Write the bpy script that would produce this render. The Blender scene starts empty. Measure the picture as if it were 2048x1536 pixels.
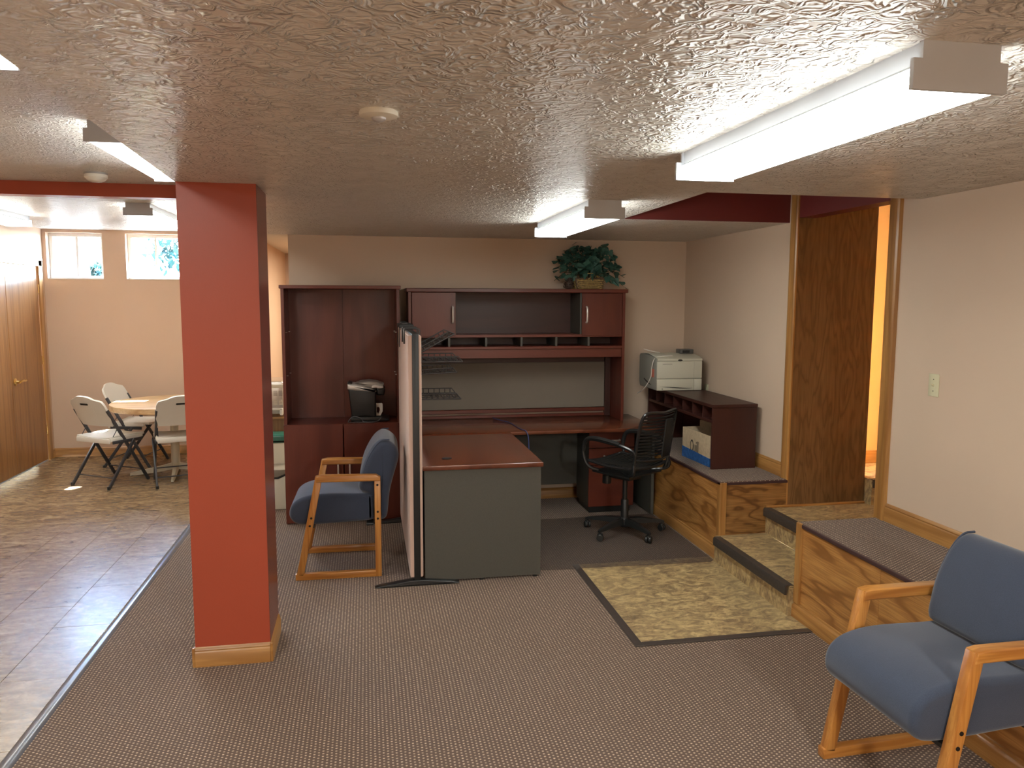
import bpy, bmesh, math, random
from math import sin, cos, pi, radians, hypot
from mathutils import Vector, Matrix
random.seed(7)
SC = bpy.context.scene
COL = SC.collection

# ------------------------------------------------------------------ camera, world, sun, exposure
F, YAW, PIT, ROL, CH = 1538.0, radians(10.7), radians(6.18), radians(0.19), 1.78
fw = Vector((sin(YAW)*cos(PIT), cos(YAW)*cos(PIT), -sin(PIT)))
rt = Vector((cos(YAW), -sin(YAW), 0)); up = rt.cross(fw)
rt, up = rt*cos(ROL)+up*sin(ROL), up*cos(ROL)-rt*sin(ROL)
cd = bpy.data.cameras.new('camera'); cam = bpy.data.objects.new('camera', cd); COL.objects.link(cam)
cd.sensor_fit = 'HORIZONTAL'; cd.sensor_width = 36; cd.lens = F/2048*36; cd.clip_start = .05; cd.clip_end = 200
M = Matrix.Identity(4)
for i in range(3):
    M[i][0] = rt[i]; M[i][1] = up[i]; M[i][2] = -fw[i]
M[2][3] = CH
cam.matrix_world = M
SC.camera = cam

W = bpy.data.worlds.new('sky'); SC.world = W; W.use_nodes = True
wn = W.node_tree; bg = wn.nodes['Background']
sky = wn.nodes.new('ShaderNodeTexSky'); sky.sky_type = 'NISHITA'; sky.sun_disc = False
sky.sun_elevation = radians(53); sky.sun_rotation = radians(7); sky.dust_density = .4; sky.ozone_density = 2.0
wn.links.new(sky.outputs[0], bg.inputs[0]); bg.inputs[1].default_value = 9.0

sd = bpy.data.lights.new('sun', 'SUN'); sd.energy = 110; sd.angle = radians(.6); sd.color = (1, .97, .9)
sun = bpy.data.objects.new('sun', sd); COL.objects.link(sun)
sun.rotation_euler = (-Vector((.12, 1.0, 1.30))).to_track_quat('-Z', 'Y').to_euler(); sun.location = (0, 20, 20)

def area(name, loc, sx, sy, power, color, rot=(0, 0, 0)):
    d = bpy.data.lights.new(name, 'AREA'); d.shape = 'RECTANGLE'; d.size = sx; d.size_y = sy; d.energy = power; d.color = color
    o = bpy.data.objects.new(name, d); COL.objects.link(o); o.location = loc; o.rotation_euler = rot
    return o
COOL = (1.0, .97, .90)
area('hall_lamp', (.15, 8.0, 2.28), .22, 1.2, 26, (1, .93, .8))
area('stairwell_lamp', (4.4, 4.6, 2.6), .25, .25, 1.5, (1, .78, .48))
area('rear_lamp', (1.2, -1.6, 2.24), .22, 1.22, 80, COOL)
area('rear_lamp_left', (-2.0, -1.4, 2.52), .22, 1.22, 60, COOL)
LAMP = 12.5                                                   # radiance of the fluorescent lenses

vs = SC.view_settings
SC.display_settings.display_device = 'sRGB'
vs.view_transform = 'Standard'; vs.look = 'None'; vs.gamma = 1.0; vs.use_curve_mapping = False
vs.exposure = 1.06

# ------------------------------------------------------------------ node / material helpers
MATS = {}
class NT:
    def __init__(s, name):
        s.m = bpy.data.materials.new(name); s.m.use_nodes = True
        s.t = s.m.node_tree; s.b = s.t.nodes['Principled BSDF']; s.out = s.t.nodes['Material Output']
    def n(s, typ, ins=None, **kw):
        nd = s.t.nodes.new('ShaderNode'+typ)
        for k, v in kw.items(): setattr(nd, k, v)
        for k, v in (ins or {}).items():
            sock = nd.inputs[k]
            if isinstance(v, bpy.types.NodeSocket): s.t.links.new(v, sock)
            else: sock.default_value = v
        return nd
    def math(s, op, a, b=0.0, c=None, clamp=False):
        ins = {0: a, 1: b}
        if c is not None: ins[2] = c
        return s.n('Math', ins, operation=op, use_clamp=clamp).outputs[0]
    def ramp(s, fac, stops, interp='LINEAR'):
        nd = s.n('ValToRGB', {0: fac}); r = nd.color_ramp; r.interpolation = interp
        while len(r.elements) < len(stops): r.elements.new(.5)
        for e, (p, c) in zip(r.elements, stops):
            e.position = p; e.color = (*c, 1) if len(c) == 3 else c
        return nd.outputs[0]
    def mix(s, fac, a, b):
        nd = s.n('Mix', data_type='RGBA'); A = nd.inputs
        for sock, v in ((A[0], fac), (A[6], a), (A[7], b)):
            if isinstance(v, bpy.types.NodeSocket): s.t.links.new(v, sock)
            elif isinstance(v, tuple): sock.default_value = (*v, 1) if len(v) == 3 else v
            else: sock.default_value = v
        return nd.outputs[2]
    def coord(s, scale=(1, 1, 1), loc=(0, 0, 0), rot=(0, 0, 0)):
        tc = s.n('TexCoord'); mp = s.n('Mapping', {0: tc.outputs['Object'], 'Scale': scale, 'Location': loc, 'Rotation': rot})
        return mp.outputs[0]
    def noise(s, vec, scale, detail=2, rough=.5, dist=0.0):
        return s.n('TexNoise', {'Vector': vec, 'Scale': scale, 'Detail': detail, 'Roughness': rough, 'Distortion': dist}).outputs[0]
    def set(s, **kw):
        nm = dict(color='Base Color', rough='Roughness', metal='Metallic', spec='Specular IOR Level', coat='Coat Weight', coatr='Coat Roughness',
                  sheen='Sheen Weight', emit='Emission Color', emits='Emission Strength', alpha='Alpha', trans='Transmission Weight', ior='IOR', normal='Normal')
        for k, v in kw.items():
            sock = s.b.inputs[nm[k]]
            if isinstance(v, bpy.types.NodeSocket): s.t.links.new(v, sock)
            elif isinstance(v, tuple) and len(v) == 3: sock.default_value = (*v, 1)
            else: sock.default_value = v
    def bump(s, h, strength=.3, dist=.01):
        s.set(normal=s.n('Bump', {'Height': h, 'Strength': strength, 'Distance': dist}).outputs[0])

def plain(name, color, rough=.5, metal=0.0, spec=.5, grain=0.0, gscale=60, bump=0.0, coat=0.0):
    if name in MATS: return MATS[name]
    k = NT(name); v = k.coord()
    n = k.noise(v, gscale, 4)
    if grain:
        lo = tuple(c*(1-grain) for c in color); hi = tuple(min(1, c*(1+grain)) for c in color)
        k.set(color=k.ramp(n, [(.3, lo), (.7, hi)]))
    else: k.set(color=color)
    if bump: k.bump(n, bump, .003)
    k.set(rough=rough, metal=metal, spec=spec, coat=coat)
    MATS[name] = k.m
    return k.m

def wood(name, axis, cols, rings=7, across=3.2, along=.45, rough=.35, pores=.5, coat=.25, off=(0, 0, 0)):
    """contour-line grain running along one axis"""
    if name in MATS: return MATS[name]
    k = NT(name)
    sc = [across]*3; sc['xyz'.index(axis)] = along
    v = k.coord(tuple(sc), off)
    n = k.noise(v, 1.0, 3, .45, .25)
    s = k.math('SINE', k.math('MULTIPLY', n, rings*6.283))
    s = k.math('MULTIPLY_ADD', s, .5, .5)
    sp = [150.0]*3; sp['xyz'.index(axis)] = 5.0
    p = k.noise(k.coord(tuple(sp)), 1.0, 2, .6)
    big = k.noise(v, .6, 2)
    c = k.ramp(s, [(0, cols[0]), (.24, cols[1]), (1, cols[2])])
    c = k.mix(k.math('MULTIPLY', k.ramp(p, [(.42, (1, 1, 1)), (.6, (0, 0, 0))]), pores), c, cols[0])
    c = k.mix(k.math('MULTIPLY', big, .2), c, cols[1])
    k.set(color=c, rough=rough, coat=coat, coatr=.25)
    k.bump(p, .08, .002)
    MATS[name] = k.m
    return k.m

OAKC = [(.24, .095, .022), (.44, .205, .056), (.54, .275, .082)]
OAKD = [(.130, .068, .026), (.185, .098, .038), (.22, .122, .050)]
CHER = [(.086, .0158, .0082), (.112, .0218, .0115), (.132, .0272, .0145)]
def oak(a, d=False): return wood('oak_dark_'+a, a, OAKD, rings=9, across=8.5, along=1.5) if d else wood('oak_'+a, a, OAKC)
def cherry(a): return wood('cherry_'+a, a, CHER, rings=3, across=4, along=.5, rough=.36, pores=.25, coat=.04)
def dark_cherry(a): return wood('dark_cherry_'+a, a, [(q[0]*.42, q[1]*.58, q[2]*.75) for q in CHER], rings=3, across=4, along=.5, rough=.42, pores=.25, coat=.0)
def trimoak(a): return wood('trim_oak_'+a, a, [(.30, .135, .035), (.42, .21, .06), (.48, .25, .075)], rings=4, across=9, along=.5)
def chairoak(a): return wood('chair_oak_'+a, a, [(.34, .125, .022), (.47, .20, .042), (.54, .25, .06)], rings=4, across=12, along=.8, rough=.28, coat=.5)

def make_paint(name, color, rough=.6, bump=.12):
    if name in MATS: return MATS[name]
    k = NT(name); n = k.noise(k.coord(), 160, 3); b = k.noise(k.coord(), 1.2, 2)
    k.set(color=k.ramp(b, [(.3, tuple(c*.97 for c in color)), (.7, tuple(min(1, c*1.03) for c in color))]), rough=rough, spec=.4)
    k.bump(n, bump, .002); MATS[name] = k.m
    return k.m
BEIGE = make_paint('beige_paint', (.64, .505, .385))
WARMB = make_paint('warm_beige_paint', (.57, .405, .295))
RED_SHADE = make_paint('shaded_red_paint', (.155, .026, .024), .5)  # red darkened for the shade in the ceiling recess and on the header
PEACH = make_paint('peach_paint', (.62, .42, .27))
AMBER = make_paint('amber_paint', (.66, .41, .17))
RED = make_paint('red_paint', (.36, .064, .030), .38)

def make_ceiling():
    k = NT('stomped_ceiling'); v = k.coord()
    w = k.noise(v, 9, 2, .5, .4)
    n = k.noise(v, 21, 2, .5, 1.1)
    r = k.math('SUBTRACT', 1.0, k.math('MULTIPLY', k.math('ABSOLUTE', k.math('SUBTRACT', n, .5)), 7.0), clamp=True)
    m = k.math('MULTIPLY', r, k.ramp(w, [(.34, (.25, .25, .25)), (.62, (1, 1, 1))]))
    k.set(color=(.69, .65, .595), rough=.36, spec=.45)
    k.bump(m, 1.0, .013)
    return k.m
CEIL = make_ceiling()

def make_carpet():
    k = NT('beaded_carpet')
    tc = k.n('TexCoord'); sep = k.n('SeparateXYZ', {0: tc.outputs['Object']})
    wob = k.noise(tc.outputs['Object'], 30, 2)
    u = k.math('DIVIDE', k.math('ADD', sep.outputs[0], k.math('MULTIPLY', wob, .006)), .0168)
    v = k.math('DIVIDE', k.math('ADD', sep.outputs[1], k.math('MULTIPLY', wob, .006)), .0185)
    v = k.math('ADD', v, k.math('MULTIPLY', k.math('FLOORED_MODULO', k.math('FLOOR', u), 2.0), .5))
    fu = k.math('SUBTRACT', k.math('FRACT', u), .5); fv = k.math('SUBTRACT', k.math('FRACT', v), .5)
    d = k.math('SQRT', k.math('ADD', k.math('MULTIPLY', k.math('MULTIPLY', fu, fu), 1.2), k.math('MULTIPLY', k.math('MULTIPLY', fv, fv), 1.9)))
    dot = k.ramp(d, [(.17, (1, 1, 1)), (.36, (0, 0, 0))])
    cell = k.n('TexWhiteNoise', {0: k.n('CombineXYZ', {0: k.math('FLOOR', u), 1: k.math('FLOOR', v)}).outputs[0]}).outputs[0]
    fuzz = k.noise(tc.outputs['Object'], 400, 2)
    tan = k.mix(cell, (.40, .29, .20), (.63, .475, .335))
    brown = k.mix(fuzz, (.072, .045, .033), (.155, .102, .074))
    k.set(color=k.mix(dot, brown, tan), rough=.95, spec=.1, sheen=.15)
    k.bump(k.math('ADD', dot, k.math('MULTIPLY', fuzz, .4)), .6, .004)
    return k.m
CARPET = make_carpet()

def make_vinyl(name, cols, rough, rot=0.0, stretch=(1, 2.2, 1), fs=5.5):
    k = NT(name); v = k.coord(stretch, (0, 0, 0), (0, 0, rot))
    a = k.noise(v, fs, 10, .68, 1.6); b = k.noise(v, fs*4, 6, .62, .9)
    c = k.ramp(a, [(.30, cols[0]), (.46, cols[1]), (.56, cols[2]), (.70, cols[3])])
    c = k.mix(k.ramp(b, [(.52, (0, 0, 0)), (.70, (.75, .75, .75))]), c, cols[0])
    c = k.mix(k.ramp(b, [(.28, (.7, .7, .7)), (.42, (0, 0, 0))]), c, cols[3])
    k.set(color=c, rough=rough, spec=.5); k.bump(b, .06, .002)
    return k.m
VINYL = make_vinyl('brown_vinyl', [(.085, .050, .026), (.19, .122, .066), (.265, .180, .100), (.36, .26, .15)], .27)
SLATE = make_vinyl('tan_slate_vinyl', [(.13, .090, .050), (.31, .215, .110), (.47, .345, .165), (.64, .49, .25)], .42, .6, (1, 1.7, 1), 7.5)

def make_fabric(name, c0, c1, scale=700, rough=.9, bump=.25):
    k = NT(name); n = k.noise(k.coord(), scale, 2, .6); b = k.noise(k.coord(), 14, 3)
    c = k.mix(n, c0, c1); c = k.mix(k.math('MULTIPLY', b, .3), c, c0)
    k.set(color=c, rough=rough, spec=.15, sheen=.3); k.bump(n, bump, .002)
    return k.m
BLUE = make_fabric('blue_upholstery', (.027, .035, .054), (.062, .080, .126), 420)
PINKF = make_fabric('pink_beige_panel_fabric', (.50, .345, .275), (.64, .46, .375))
TACK = make_fabric('grey_tackboard_fabric', (.17, .145, .115), (.24, .21, .17))

BLACK = plain('black_plastic', (.014, .015, .015), .42)
BLACKM = plain('black_metal', (.012, .013, .014), .30, .0, .6)
CORDM = plain('black_elastic', (.012, .013, .013), .5)
DGREY = plain('graphite_laminate', (.072, .070, .058), .55, grain=.1, gscale=300)
CHAR = plain('charcoal_metal', (.040, .042, .048), .4)
WHITEP = plain('white_plastic', (.68, .66, .60), .45)
CREAM = plain('cream_plastic', (.62, .58, .46), .5)
IVORY = plain('ivory_plate', (.66, .64, .44), .4)
METW = plain('white_enamel', (.54, .57, .62), .4)
SILVER = plain('brushed_silver', (.66, .64, .60), .34, .45)
CHROME = plain('nickel', (.66, .63, .58), .32, .45)
BRASS = plain('polished_brass', (.80, .60, .25), .18, 1.0)
NOSE = plain('brown_rubber_nosing', (.045, .036, .030), .5, grain=.2, gscale=80)
STRIP = plain('brown_rubber_strip', (.060, .048, .042), .28)
PGREY = plain('printer_grey', (.30, .31, .27), .5)
PRNT = plain('printer_putty', (.56, .55, .45), .5)
GREEN = plain('green_plastic', (.006, .10, .065), .3)
KRAFT = plain('cardboard', (.52, .41, .27), .8, grain=.12, gscale=40)
BLUEB = plain('blue_print', (.022, .105, .32), .7, grain=.3, gscale=50)
STEEL = plain('steel', (.62, .60, .55), .3, .9)
LEAFM = plain('silk_leaf_green', (.045, .130, .100), .55, grain=.5, gscale=9)
WICK = plain('wicker', (.42, .30, .10), .6, grain=.35, gscale=60)
WICKD = plain('dark_wicker', (.12, .075, .045), .7, grain=.3, gscale=60)
BARK = plain('pine_cone_brown', (.05, .030, .022), .7, grain=.4, gscale=50)
BOLT = plain('dark_bolt', (.018, .014, .012), .4, .5)
TABW = wood('table_laminate', 'x', [(.46, .28, .13), (.60, .40, .20), (.68, .48, .26)], rings=5, across=6, along=.6)
WHITEFR = plain('white_vinyl_frame', (.80, .80, .78), .4)
PINK = plain('pink_sticker', (.75, .25, .17), .6)
DARK = plain('dark_gap', (.010, .009, .009), .6)
WIREB = plain('black_wire', (.010, .010, .011), .35, .0, .6)
BCAB = plain('blue_cable', (.045, .065, .20), .45)
WCAB = plain('white_cable', (.70, .67, .60), .5)
GCAB = plain('grey_cable', (.10, .10, .105), .5)
GRASS = plain('dark_gravel', (.12, .11, .095), .9, grain=.3, gscale=15)  # unseen ground, kept dark to limit sunlight bounced into the room
TREEL = plain('tree_leaf', (.012, .055, .050), .6, grain=.4, gscale=3)
SMOKEP = plain('detector_white', (.74, .70, .60), .5)

def make_lamp():
    k = NT('fluorescent_lens'); k.set(color=(.8, .8, .8), emit=(.97, 1.0, .95), emits=LAMP); return k.m
LENS = make_lamp()
def make_glass():
    k = NT('window_glass'); tr = k.n('BsdfTransparent', {0: (.97, .99, .98, 1)}); gl = k.n('BsdfGlossy', {1: .02})
    mx = k.n('MixShader', {0: .06, 1: tr.outputs[0], 2: gl.outputs[0]}); k.t.links.new(mx.outputs[0], k.out.inputs[0]); return k.m
GLASS = make_glass()
def make_mat_plastic():
    k = NT('smoky_chair_mat'); tr = k.n('BsdfTransparent', {0: (.84, .81, .78, 1)})
    k.set(color=(.20, .175, .165), rough=.38, spec=.45)
    sc = k.noise(k.coord((2, 60, 1), rot=(0, 0, .5)), 1.4, 3)
    k.set(rough=k.math('MULTIPLY_ADD', sc, .3, .22))
    d = k.noise(k.coord(), 90, 1); k.bump(d, .25, .002)
    mx = k.n('MixShader', {0: .20, 1: tr.outputs[0], 2: k.b.outputs[0]}); k.t.links.new(mx.outputs[0], k.out.inputs[0]); return k.m
MATP = make_mat_plastic()

# ------------------------------------------------------------------ geometry helpers
def NB(): return bmesh.new()
def box(bm, x0, x1, y0, y1, z0, z1, bev=0.0, seg=1, mat=None):
    r = bmesh.ops.create_cube(bm, size=1)
    vs_ = r['verts']
    for v in vs_:
        v.co = Vector((x0+(x1-x0)*(v.co.x+.5), y0+(y1-y0)*(v.co.y+.5), z0+(z1-z0)*(v.co.z+.5)))
    if mat is not None: bmesh.ops.transform(bm, matrix=mat, verts=vs_)
    if bev:
        es = list({e for v in vs_ for e in v.link_edges})
        bmesh.ops.bevel(bm, geom=es, offset=bev, segments=seg, affect='EDGES', profile=.5)
    return bm
def bar(bm, p0, p1, w, h, side=(0, 1, 0), bev=.004, seg=2):
    """box from p0 to p1; w along side, h along the third axis"""
    p0 = Vector(p0); p1 = Vector(p1); d = (p1-p0); L = d.length; d.normalize()
    s = Vector(side); s = (s-d*s.dot(d)).normalized(); t = d.cross(s)
    m = Matrix.Identity(4)
    for i in range(3): m[i][0] = s[i]; m[i][1] = t[i]; m[i][2] = d[i]; m[i][3] = p0[i]
    return box(bm, -w/2, w/2, -h/2, h/2, 0, L, bev, seg, m)
def catmull(pts, n=6, closed=False):
    P = [Vector(p) for p in pts]; out = []; N = len(P)
    for i in range(N if closed else N-1):
        a = P[(i-1) % N] if closed or i > 0 else P[0]*2-P[1]
        b, c = P[i], P[(i+1) % N]
        d = P[(i+2) % N] if closed or i+2 < N else P[-1]*2-P[-2]
        for j in range(n):
            t = j/n
            out.append(.5*((2*b)+(c-a)*t+(2*a-5*b+4*c-d)*t*t+(3*b-a-3*c+d)*t**3))
    if not closed: out.append(P[-1])
    return out
def tube(bm, pts, r, n=8, closed=False, sm=0, r1=None):
    P = [Vector(p) for p in pts]
    if sm: P = catmull(P, sm, closed)
    N = len(P); rings = []; up_ = None
    for i, p in enumerate(P):
        a = P[(i-1) % N] if closed or i > 0 else P[0]
        b = P[(i+1) % N] if closed or i < N-1 else P[-1]
        t = (b-a).normalized()
        if up_ is None:
            up_ = Vector((0, 0, 1)) if abs(t.z) < .9 else Vector((1, 0, 0))
        up_ = (up_-t*up_.dot(t))
        if up_.length < 1e-6: up_ = t.orthogonal()
        up_.normalize(); s = t.cross(up_)
        rr = r if r1 is None else r+(r1-r)*i/(N-1)
        rings.append([bm.verts.new(p+(up_*cos(2*pi*k/n)+s*sin(2*pi*k/n))*rr) for k in range(n)])
    for i in range(N if closed else N-1):
        A, B = rings[i], rings[(i+1) % N]
        for k in range(n): bm.faces.new((A[k], A[(k+1) % n], B[(k+1) % n], B[k]))
    if not closed:
        bm.faces.new(rings[0][::-1]); bm.faces.new(rings[-1])
    return bm
def lathe(bm, prof, c=(0, 0, 0), n=24, m=None):
    rings = []; c = Vector(c)
    for r, z in prof:
        q = []
        for k in range(n):
            p = Vector((r*cos(2*pi*k/n), r*sin(2*pi*k/n), z))
            if m is not None: p = m @ p
            q.append(bm.verts.new(p+c))
        rings.append(q)
    for A, B in zip(rings, rings[1:]):
        for k in range(n): bm.faces.new((A[k], A[(k+1) % n], B[(k+1) % n], B[k]))
    bm.faces.new(rings[0][::-1]); bm.faces.new(rings[-1])
    return bm
RX = Matrix.Rotation(pi/2, 3, 'X'); RY = Matrix.Rotation(pi/2, 3, 'Y')
def inset_poly(P, d):
    N = len(P); out = []
    A = sum(P[i][0]*P[(i+1) % N][1]-P[(i+1) % N][0]*P[i][1] for i in range(N))
    sg = 1 if A > 0 else -1
    for i in range(N):
        a, b, c = P[i-1], P[i], P[(i+1) % N]
        tx, ty = c[0]-a[0], c[1]-a[1]; l = hypot(tx, ty) or 1
        out.append((b[0]-sg*ty/l*d, b[1]+sg*tx/l*d))
    return out
def slab(bm, prof, t0, t1, r=.0, f=lambda a, b, t: (a, t, b), seg=4, smooth=0):
    """profile (a,b) swept from t0 to t1 with rounded rims of radius r"""
    if smooth: prof = [(p.x, p.y) for p in catmull([(a, b, 0) for a, b in prof], smooth, True)]
    st = []
    if r:
        for i in range(seg+1):
            q = pi/2*i/seg; st.append((t0+r*(1-sin(q)), r*(1-cos(q))) )
        st = [(t0+r*(1-cos(pi/2*i/seg)), r*(1-sin(pi/2*i/seg))) for i in range(seg+1)]
        st += [(t1-(a-t0), d) for a, d in st[::-1]]
    else: st = [(t0, 0), (t1, 0)]
    rings = [[bm.verts.new(f(a, b, t)) for a, b in inset_poly(prof, d)] for t, d in st]
    N = len(prof)
    for A, B in zip(rings, rings[1:]):
        for k in range(N): bm.faces.new((A[k], A[(k+1) % N], B[(k+1) % N], B[k]))
    bm.faces.new(rings[0][::-1]); bm.faces.new(rings[-1])
    return bm
def sheet(bm, fn, nu, nv, th):
    """double-sided curved panel: fn(u,v)->(point, normal), u,v in 0..1"""
    A = [[None]*(nv+1) for _ in range(nu+1)]; B = [[None]*(nv+1) for _ in range(nu+1)]
    for i in range(nu+1):
        for j in range(nv+1):
            p, n = fn(i/nu, j/nv); p = Vector(p); n = Vector(n)
            A[i][j] = bm.verts.new(p+n*th/2); B[i][j] = bm.verts.new(p-n*th/2)
    for i in range(nu):
        for j in range(nv):
            bm.faces.new((A[i][j], A[i+1][j], A[i+1][j+1], A[i][j+1]))
            bm.faces.new((B[i][j], B[i][j+1], B[i+1][j+1], B[i+1][j]))
    for i in range(nu):
        bm.faces.new((A[i][0], B[i][0], B[i+1][0], A[i+1][0])); bm.faces.new((A[i][nv], A[i+1][nv], B[i+1][nv], B[i][nv]))
    for j in range(nv):
        bm.faces.new((A[0][j], A[0][j+1], B[0][j+1], B[0][j])); bm.faces.new((A[nu][j], B[nu][j], B[nu][j+1], A[nu][j+1]))
    return bm

def obj(name, bm, m, parent=None, w=True, smooth=None, label=None):
    """links the bmesh as one object; w: its vertices are world coordinates"""
    if w and parent is not None:
        off = Vector((0, 0, 0)); p = parent
        while p is not None: off += p.location; p = p.parent
        bmesh.ops.translate(bm, vec=-off, verts=bm.verts)
    bmesh.ops.recalc_face_normals(bm, faces=bm.faces)
    me = bpy.data.meshes.new(name); bm.to_mesh(me); bm.free()
    me.materials.append(m)
    if smooth is not False:
        me.polygons.foreach_set('use_smooth', [True]*len(me.polygons)); me.set_sharp_from_angle(angle=radians(smooth or 35))
    o = bpy.data.objects.new(name, me); COL.objects.link(o)
    if parent is not None: o.parent = parent
    if label: o['label'] = label
    return o
def B(name, m, parent, x0, x1, y0, y1, z0, z1, bev=.002, w=True, label=None, seg=1):
    return obj(name, box(NB(), x0, x1, y0, y1, z0, z1, bev, seg), m, parent, w, label=label)
def thing(name, label, cat, loc=(0, 0, 0), rotz=0.0, group=None):
    o = bpy.data.objects.new(name, None); COL.objects.link(o); o.empty_display_size = .1
    o.location = loc; o.rotation_euler = (0, 0, rotz); o['label'] = label; o['category'] = cat
    if group: o['group'] = group
    return o
def tag(o, label, cat, group=None):
    o['label'] = label; o['category'] = cat
    if group: o['group'] = group
    return o
def struct(name, bm, m, parent=None, label=None, smooth=None):
    o = obj(name, bm, m, parent, smooth=smooth, label=label)
    if parent is None: o['kind'] = 'structure'
    return o
def S(name, m, *b, parent=None, bev=0.0, label=None):
    bm = NB()
    for q in b: box(bm, *q, bev)
    return struct(name, bm, m, parent, label)
def shared(name, src, parent, loc, rot=(0, 0, 0), scale=(1, 1, 1)):
    o = bpy.data.objects.new(name, src.data); COL.objects.link(o); o.parent = parent
    o.location = loc; o.rotation_euler = rot; o.scale = scale
    return o
def dup(root, loc, rotz, label, name=None):
    def cp(o, par):
        c = o.copy(); COL.objects.link(c); c.parent = par
        for ch in list(o.children): cp(ch, c)
        return c
    r = cp(root, None); r.location = loc; r.rotation_euler = (0, 0, rotz); r['label'] = label
    return r

# ------------------------------------------------------------------ the room
CZ, UZ, FZ = 2.315, 2.61, 2.55          # low ceiling, upper ceiling, ceiling beyond the beam
XW, YB, YF, XL, YN = 2.86, 6.65, 9.40, -3.50, -3.2
fl = S('floor', CARPET, (-1.385, XW+.12, YN, YF, -.1, 0))
S('floor', DARK, (XW+.12, 5.1, 3.5, 5.4, -.1, -.002))
vf = S('floor', DARK, (XL, -1.385, YN, YF, -.1, -.004))
# vinyl tiles in running bond
TW, TL = .3145, .615
for i in range(7):
    x1 = -1.392-i*TW; x0 = max(XL, x1-TW)
    y = 3.80-TL*12+(TL/2 if i % 2 else 0)
    while y < YF:
        a, b = max(y, YN), min(y+TL, YF)
        if b > 2.2 and b-a > .03:
            B('tile', VINYL, vf, x0+.0008, x1-.0008, a+.0008, b-.0008, -.004, .0006*((i*7+int(y*10)) % 2), .0006)
        y += TL
S('floor', VINYL, (XL, -1.392, YN, 2.3, -.004, -.0005))
bm = NB(); slab(bm, [(-1.418, 0), (-1.408, .007), (-1.385, .010), (-1.366, .006), (-1.358, 0)], YN, YF, 0)
struct('trim_1', bm, plain('grey_transition_strip', (.10, .10, .11), .22))

# ceilings
RX0, RY0, RY1, RZ = 1.66, 3.63, 4.92, 2.78
bm = NB(); slab(bm, [(-.60, YN), (-.850, 3.80), (-.850, 6.66), (RX0, 6.66), (RX0, YN)], CZ, 2.9, 0, lambda a, b, q: (a, b, q)); struct('ceiling', bm, CEIL)
S('ceiling', CEIL, (RX0, XW, YN, RY0, CZ, 2.9), (RX0, XW, RY1, 6.66, CZ, 2.9))
S('ceiling', CEIL, (RX0, XW, RY0, RY1, RZ, 2.9), (XW, 5.2, 3.5, 5.5, RZ, 2.9))
S('ceiling', CEIL, (XL-.1, -.3, YN, 6.15, UZ, 2.9))
S('ceiling', CEIL, (XL-.1, -.85, 6.15, YF+.3, FZ, 2.9))
S('ceiling', make_paint('pale_ceiling', (.72, .64, .52)), (-.98, 1.5, 6.66, YF+.1, CZ+.004, 2.9))
S('beam', RED, (XL, -.86, 6.08, 6.20, 2.515, UZ))
# red linings of the ceiling recess, shade put into the colour
S('wall_recess', RED_SHADE, (RX0, XW, RY1-.012, RY1+.002, CZ+.002, RZ))
S('wall_recess', RED_SHADE, (RX0-.002, RX0+.012, RY0, RY1-.012, CZ+.002, RZ), (RX0+.012, XW, RY0-.002, RY0+.012, CZ+.002, RZ))

# walls
S('wall_back', BEIGE, (-.625, XW+.1, YB, YB+.12, 0, CZ+.05))
S('wall_right', BEIGE, (XW, XW+.12, YN, 3.80, 0, RZ+.05), (XW, XW+.12, 4.84, YB, 0, RZ+.05))
S('wall_left', WARMB, (XL-.12, XL, YN, 7.70, 0, 2.7), (XL-.12, XL, 9.24, YF+.2, 0, 2.7), (XL-.12, XL, 7.70, 9.24, 2.13, 2.7), (XL-.7, XL-.6, 7.5, 9.4, 0, 2.7))
S('wall_near', BEIGE, (XL-.1, XW+.1, YN-.12, YN, 0, 2.8))
WX = [(-3.46, -2.885), (-2.645, -2.05)]
WZ0, WZ1 = 2.005, 2.515
S('wall_far', WARMB, (XL, 1.5, YF, YF+.18, -.1, WZ0), (XL, 1.5, YF, YF+.18, WZ1, 2.75), (XL, WX[0][0], YF, YF+.18, WZ0, WZ1),
  (WX[0][1], WX[1][0], YF, YF+.18, WZ0, WZ1), (WX[1][1], 1.5, YF, YF+.18, WZ0, WZ1))
S('wall_hall', PEACH, (-.98, -.92, 7.18, YF, 0, FZ+.03), (1.3, 1.4, 6.7, YF, 0, 2.4))
# stairwell beyond the right wall
S('wall_stairwell', AMBER, (3.30, 5.1, 5.25, 5.37, .3, RZ+.05), (4.95, 5.05, 3.6, 5.3, .2, RZ+.05), (XW+.12, 5.0, 3.56, 3.70, .2, RZ+.05))
ow = S('wall_panelled', oak('z', True), (XW, 3.45, 4.79, 4.84, .36, RZ+.02))
S('wall_header', RED_SHADE, (XW, XW+.12, 3.80, 4.84, 2.338, RZ))
S('wall_panelled', AMBER, (XW+.12, 3.45, 4.84, 4.90, .3, RZ+.02))
S('baseboard_stairwell', trimoak('x'), (3.45, 4.95, 5.232, 5.25, .54, .64), bev=.003)
bm = NB(); tube(bm, [(2.70, 4.785, .366), (3.45, 4.785, .366)], .010, 8)
struct('trim_2', bm, trimoak('x'))

# door casings of the stair opening
def casing(name, y0, y1, z0, z1):
    bm = NB(); pts = [(0, 0), (0, .010), (.012, .016), (.03, .014), (.06, .020), (.075, .022), (.085, .018), (.09, 0)]
    w = y1-y0
    slab(bm, [(y0+a/.09*w, XW-b) for a, b in pts], z0, z1, 0, lambda a, b, t: (b, a, t))
    return struct(name, bm, trimoak('z'))
casing('trim_3', 4.790, 4.870, .36, RZ)
casing('trim_4', 3.862, 3.765, .36, RZ)
S('trim_5', trimoak('z'), (XW-.006, XW+.13, 3.80, 3.862, .36, RZ), bev=.002)

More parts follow.
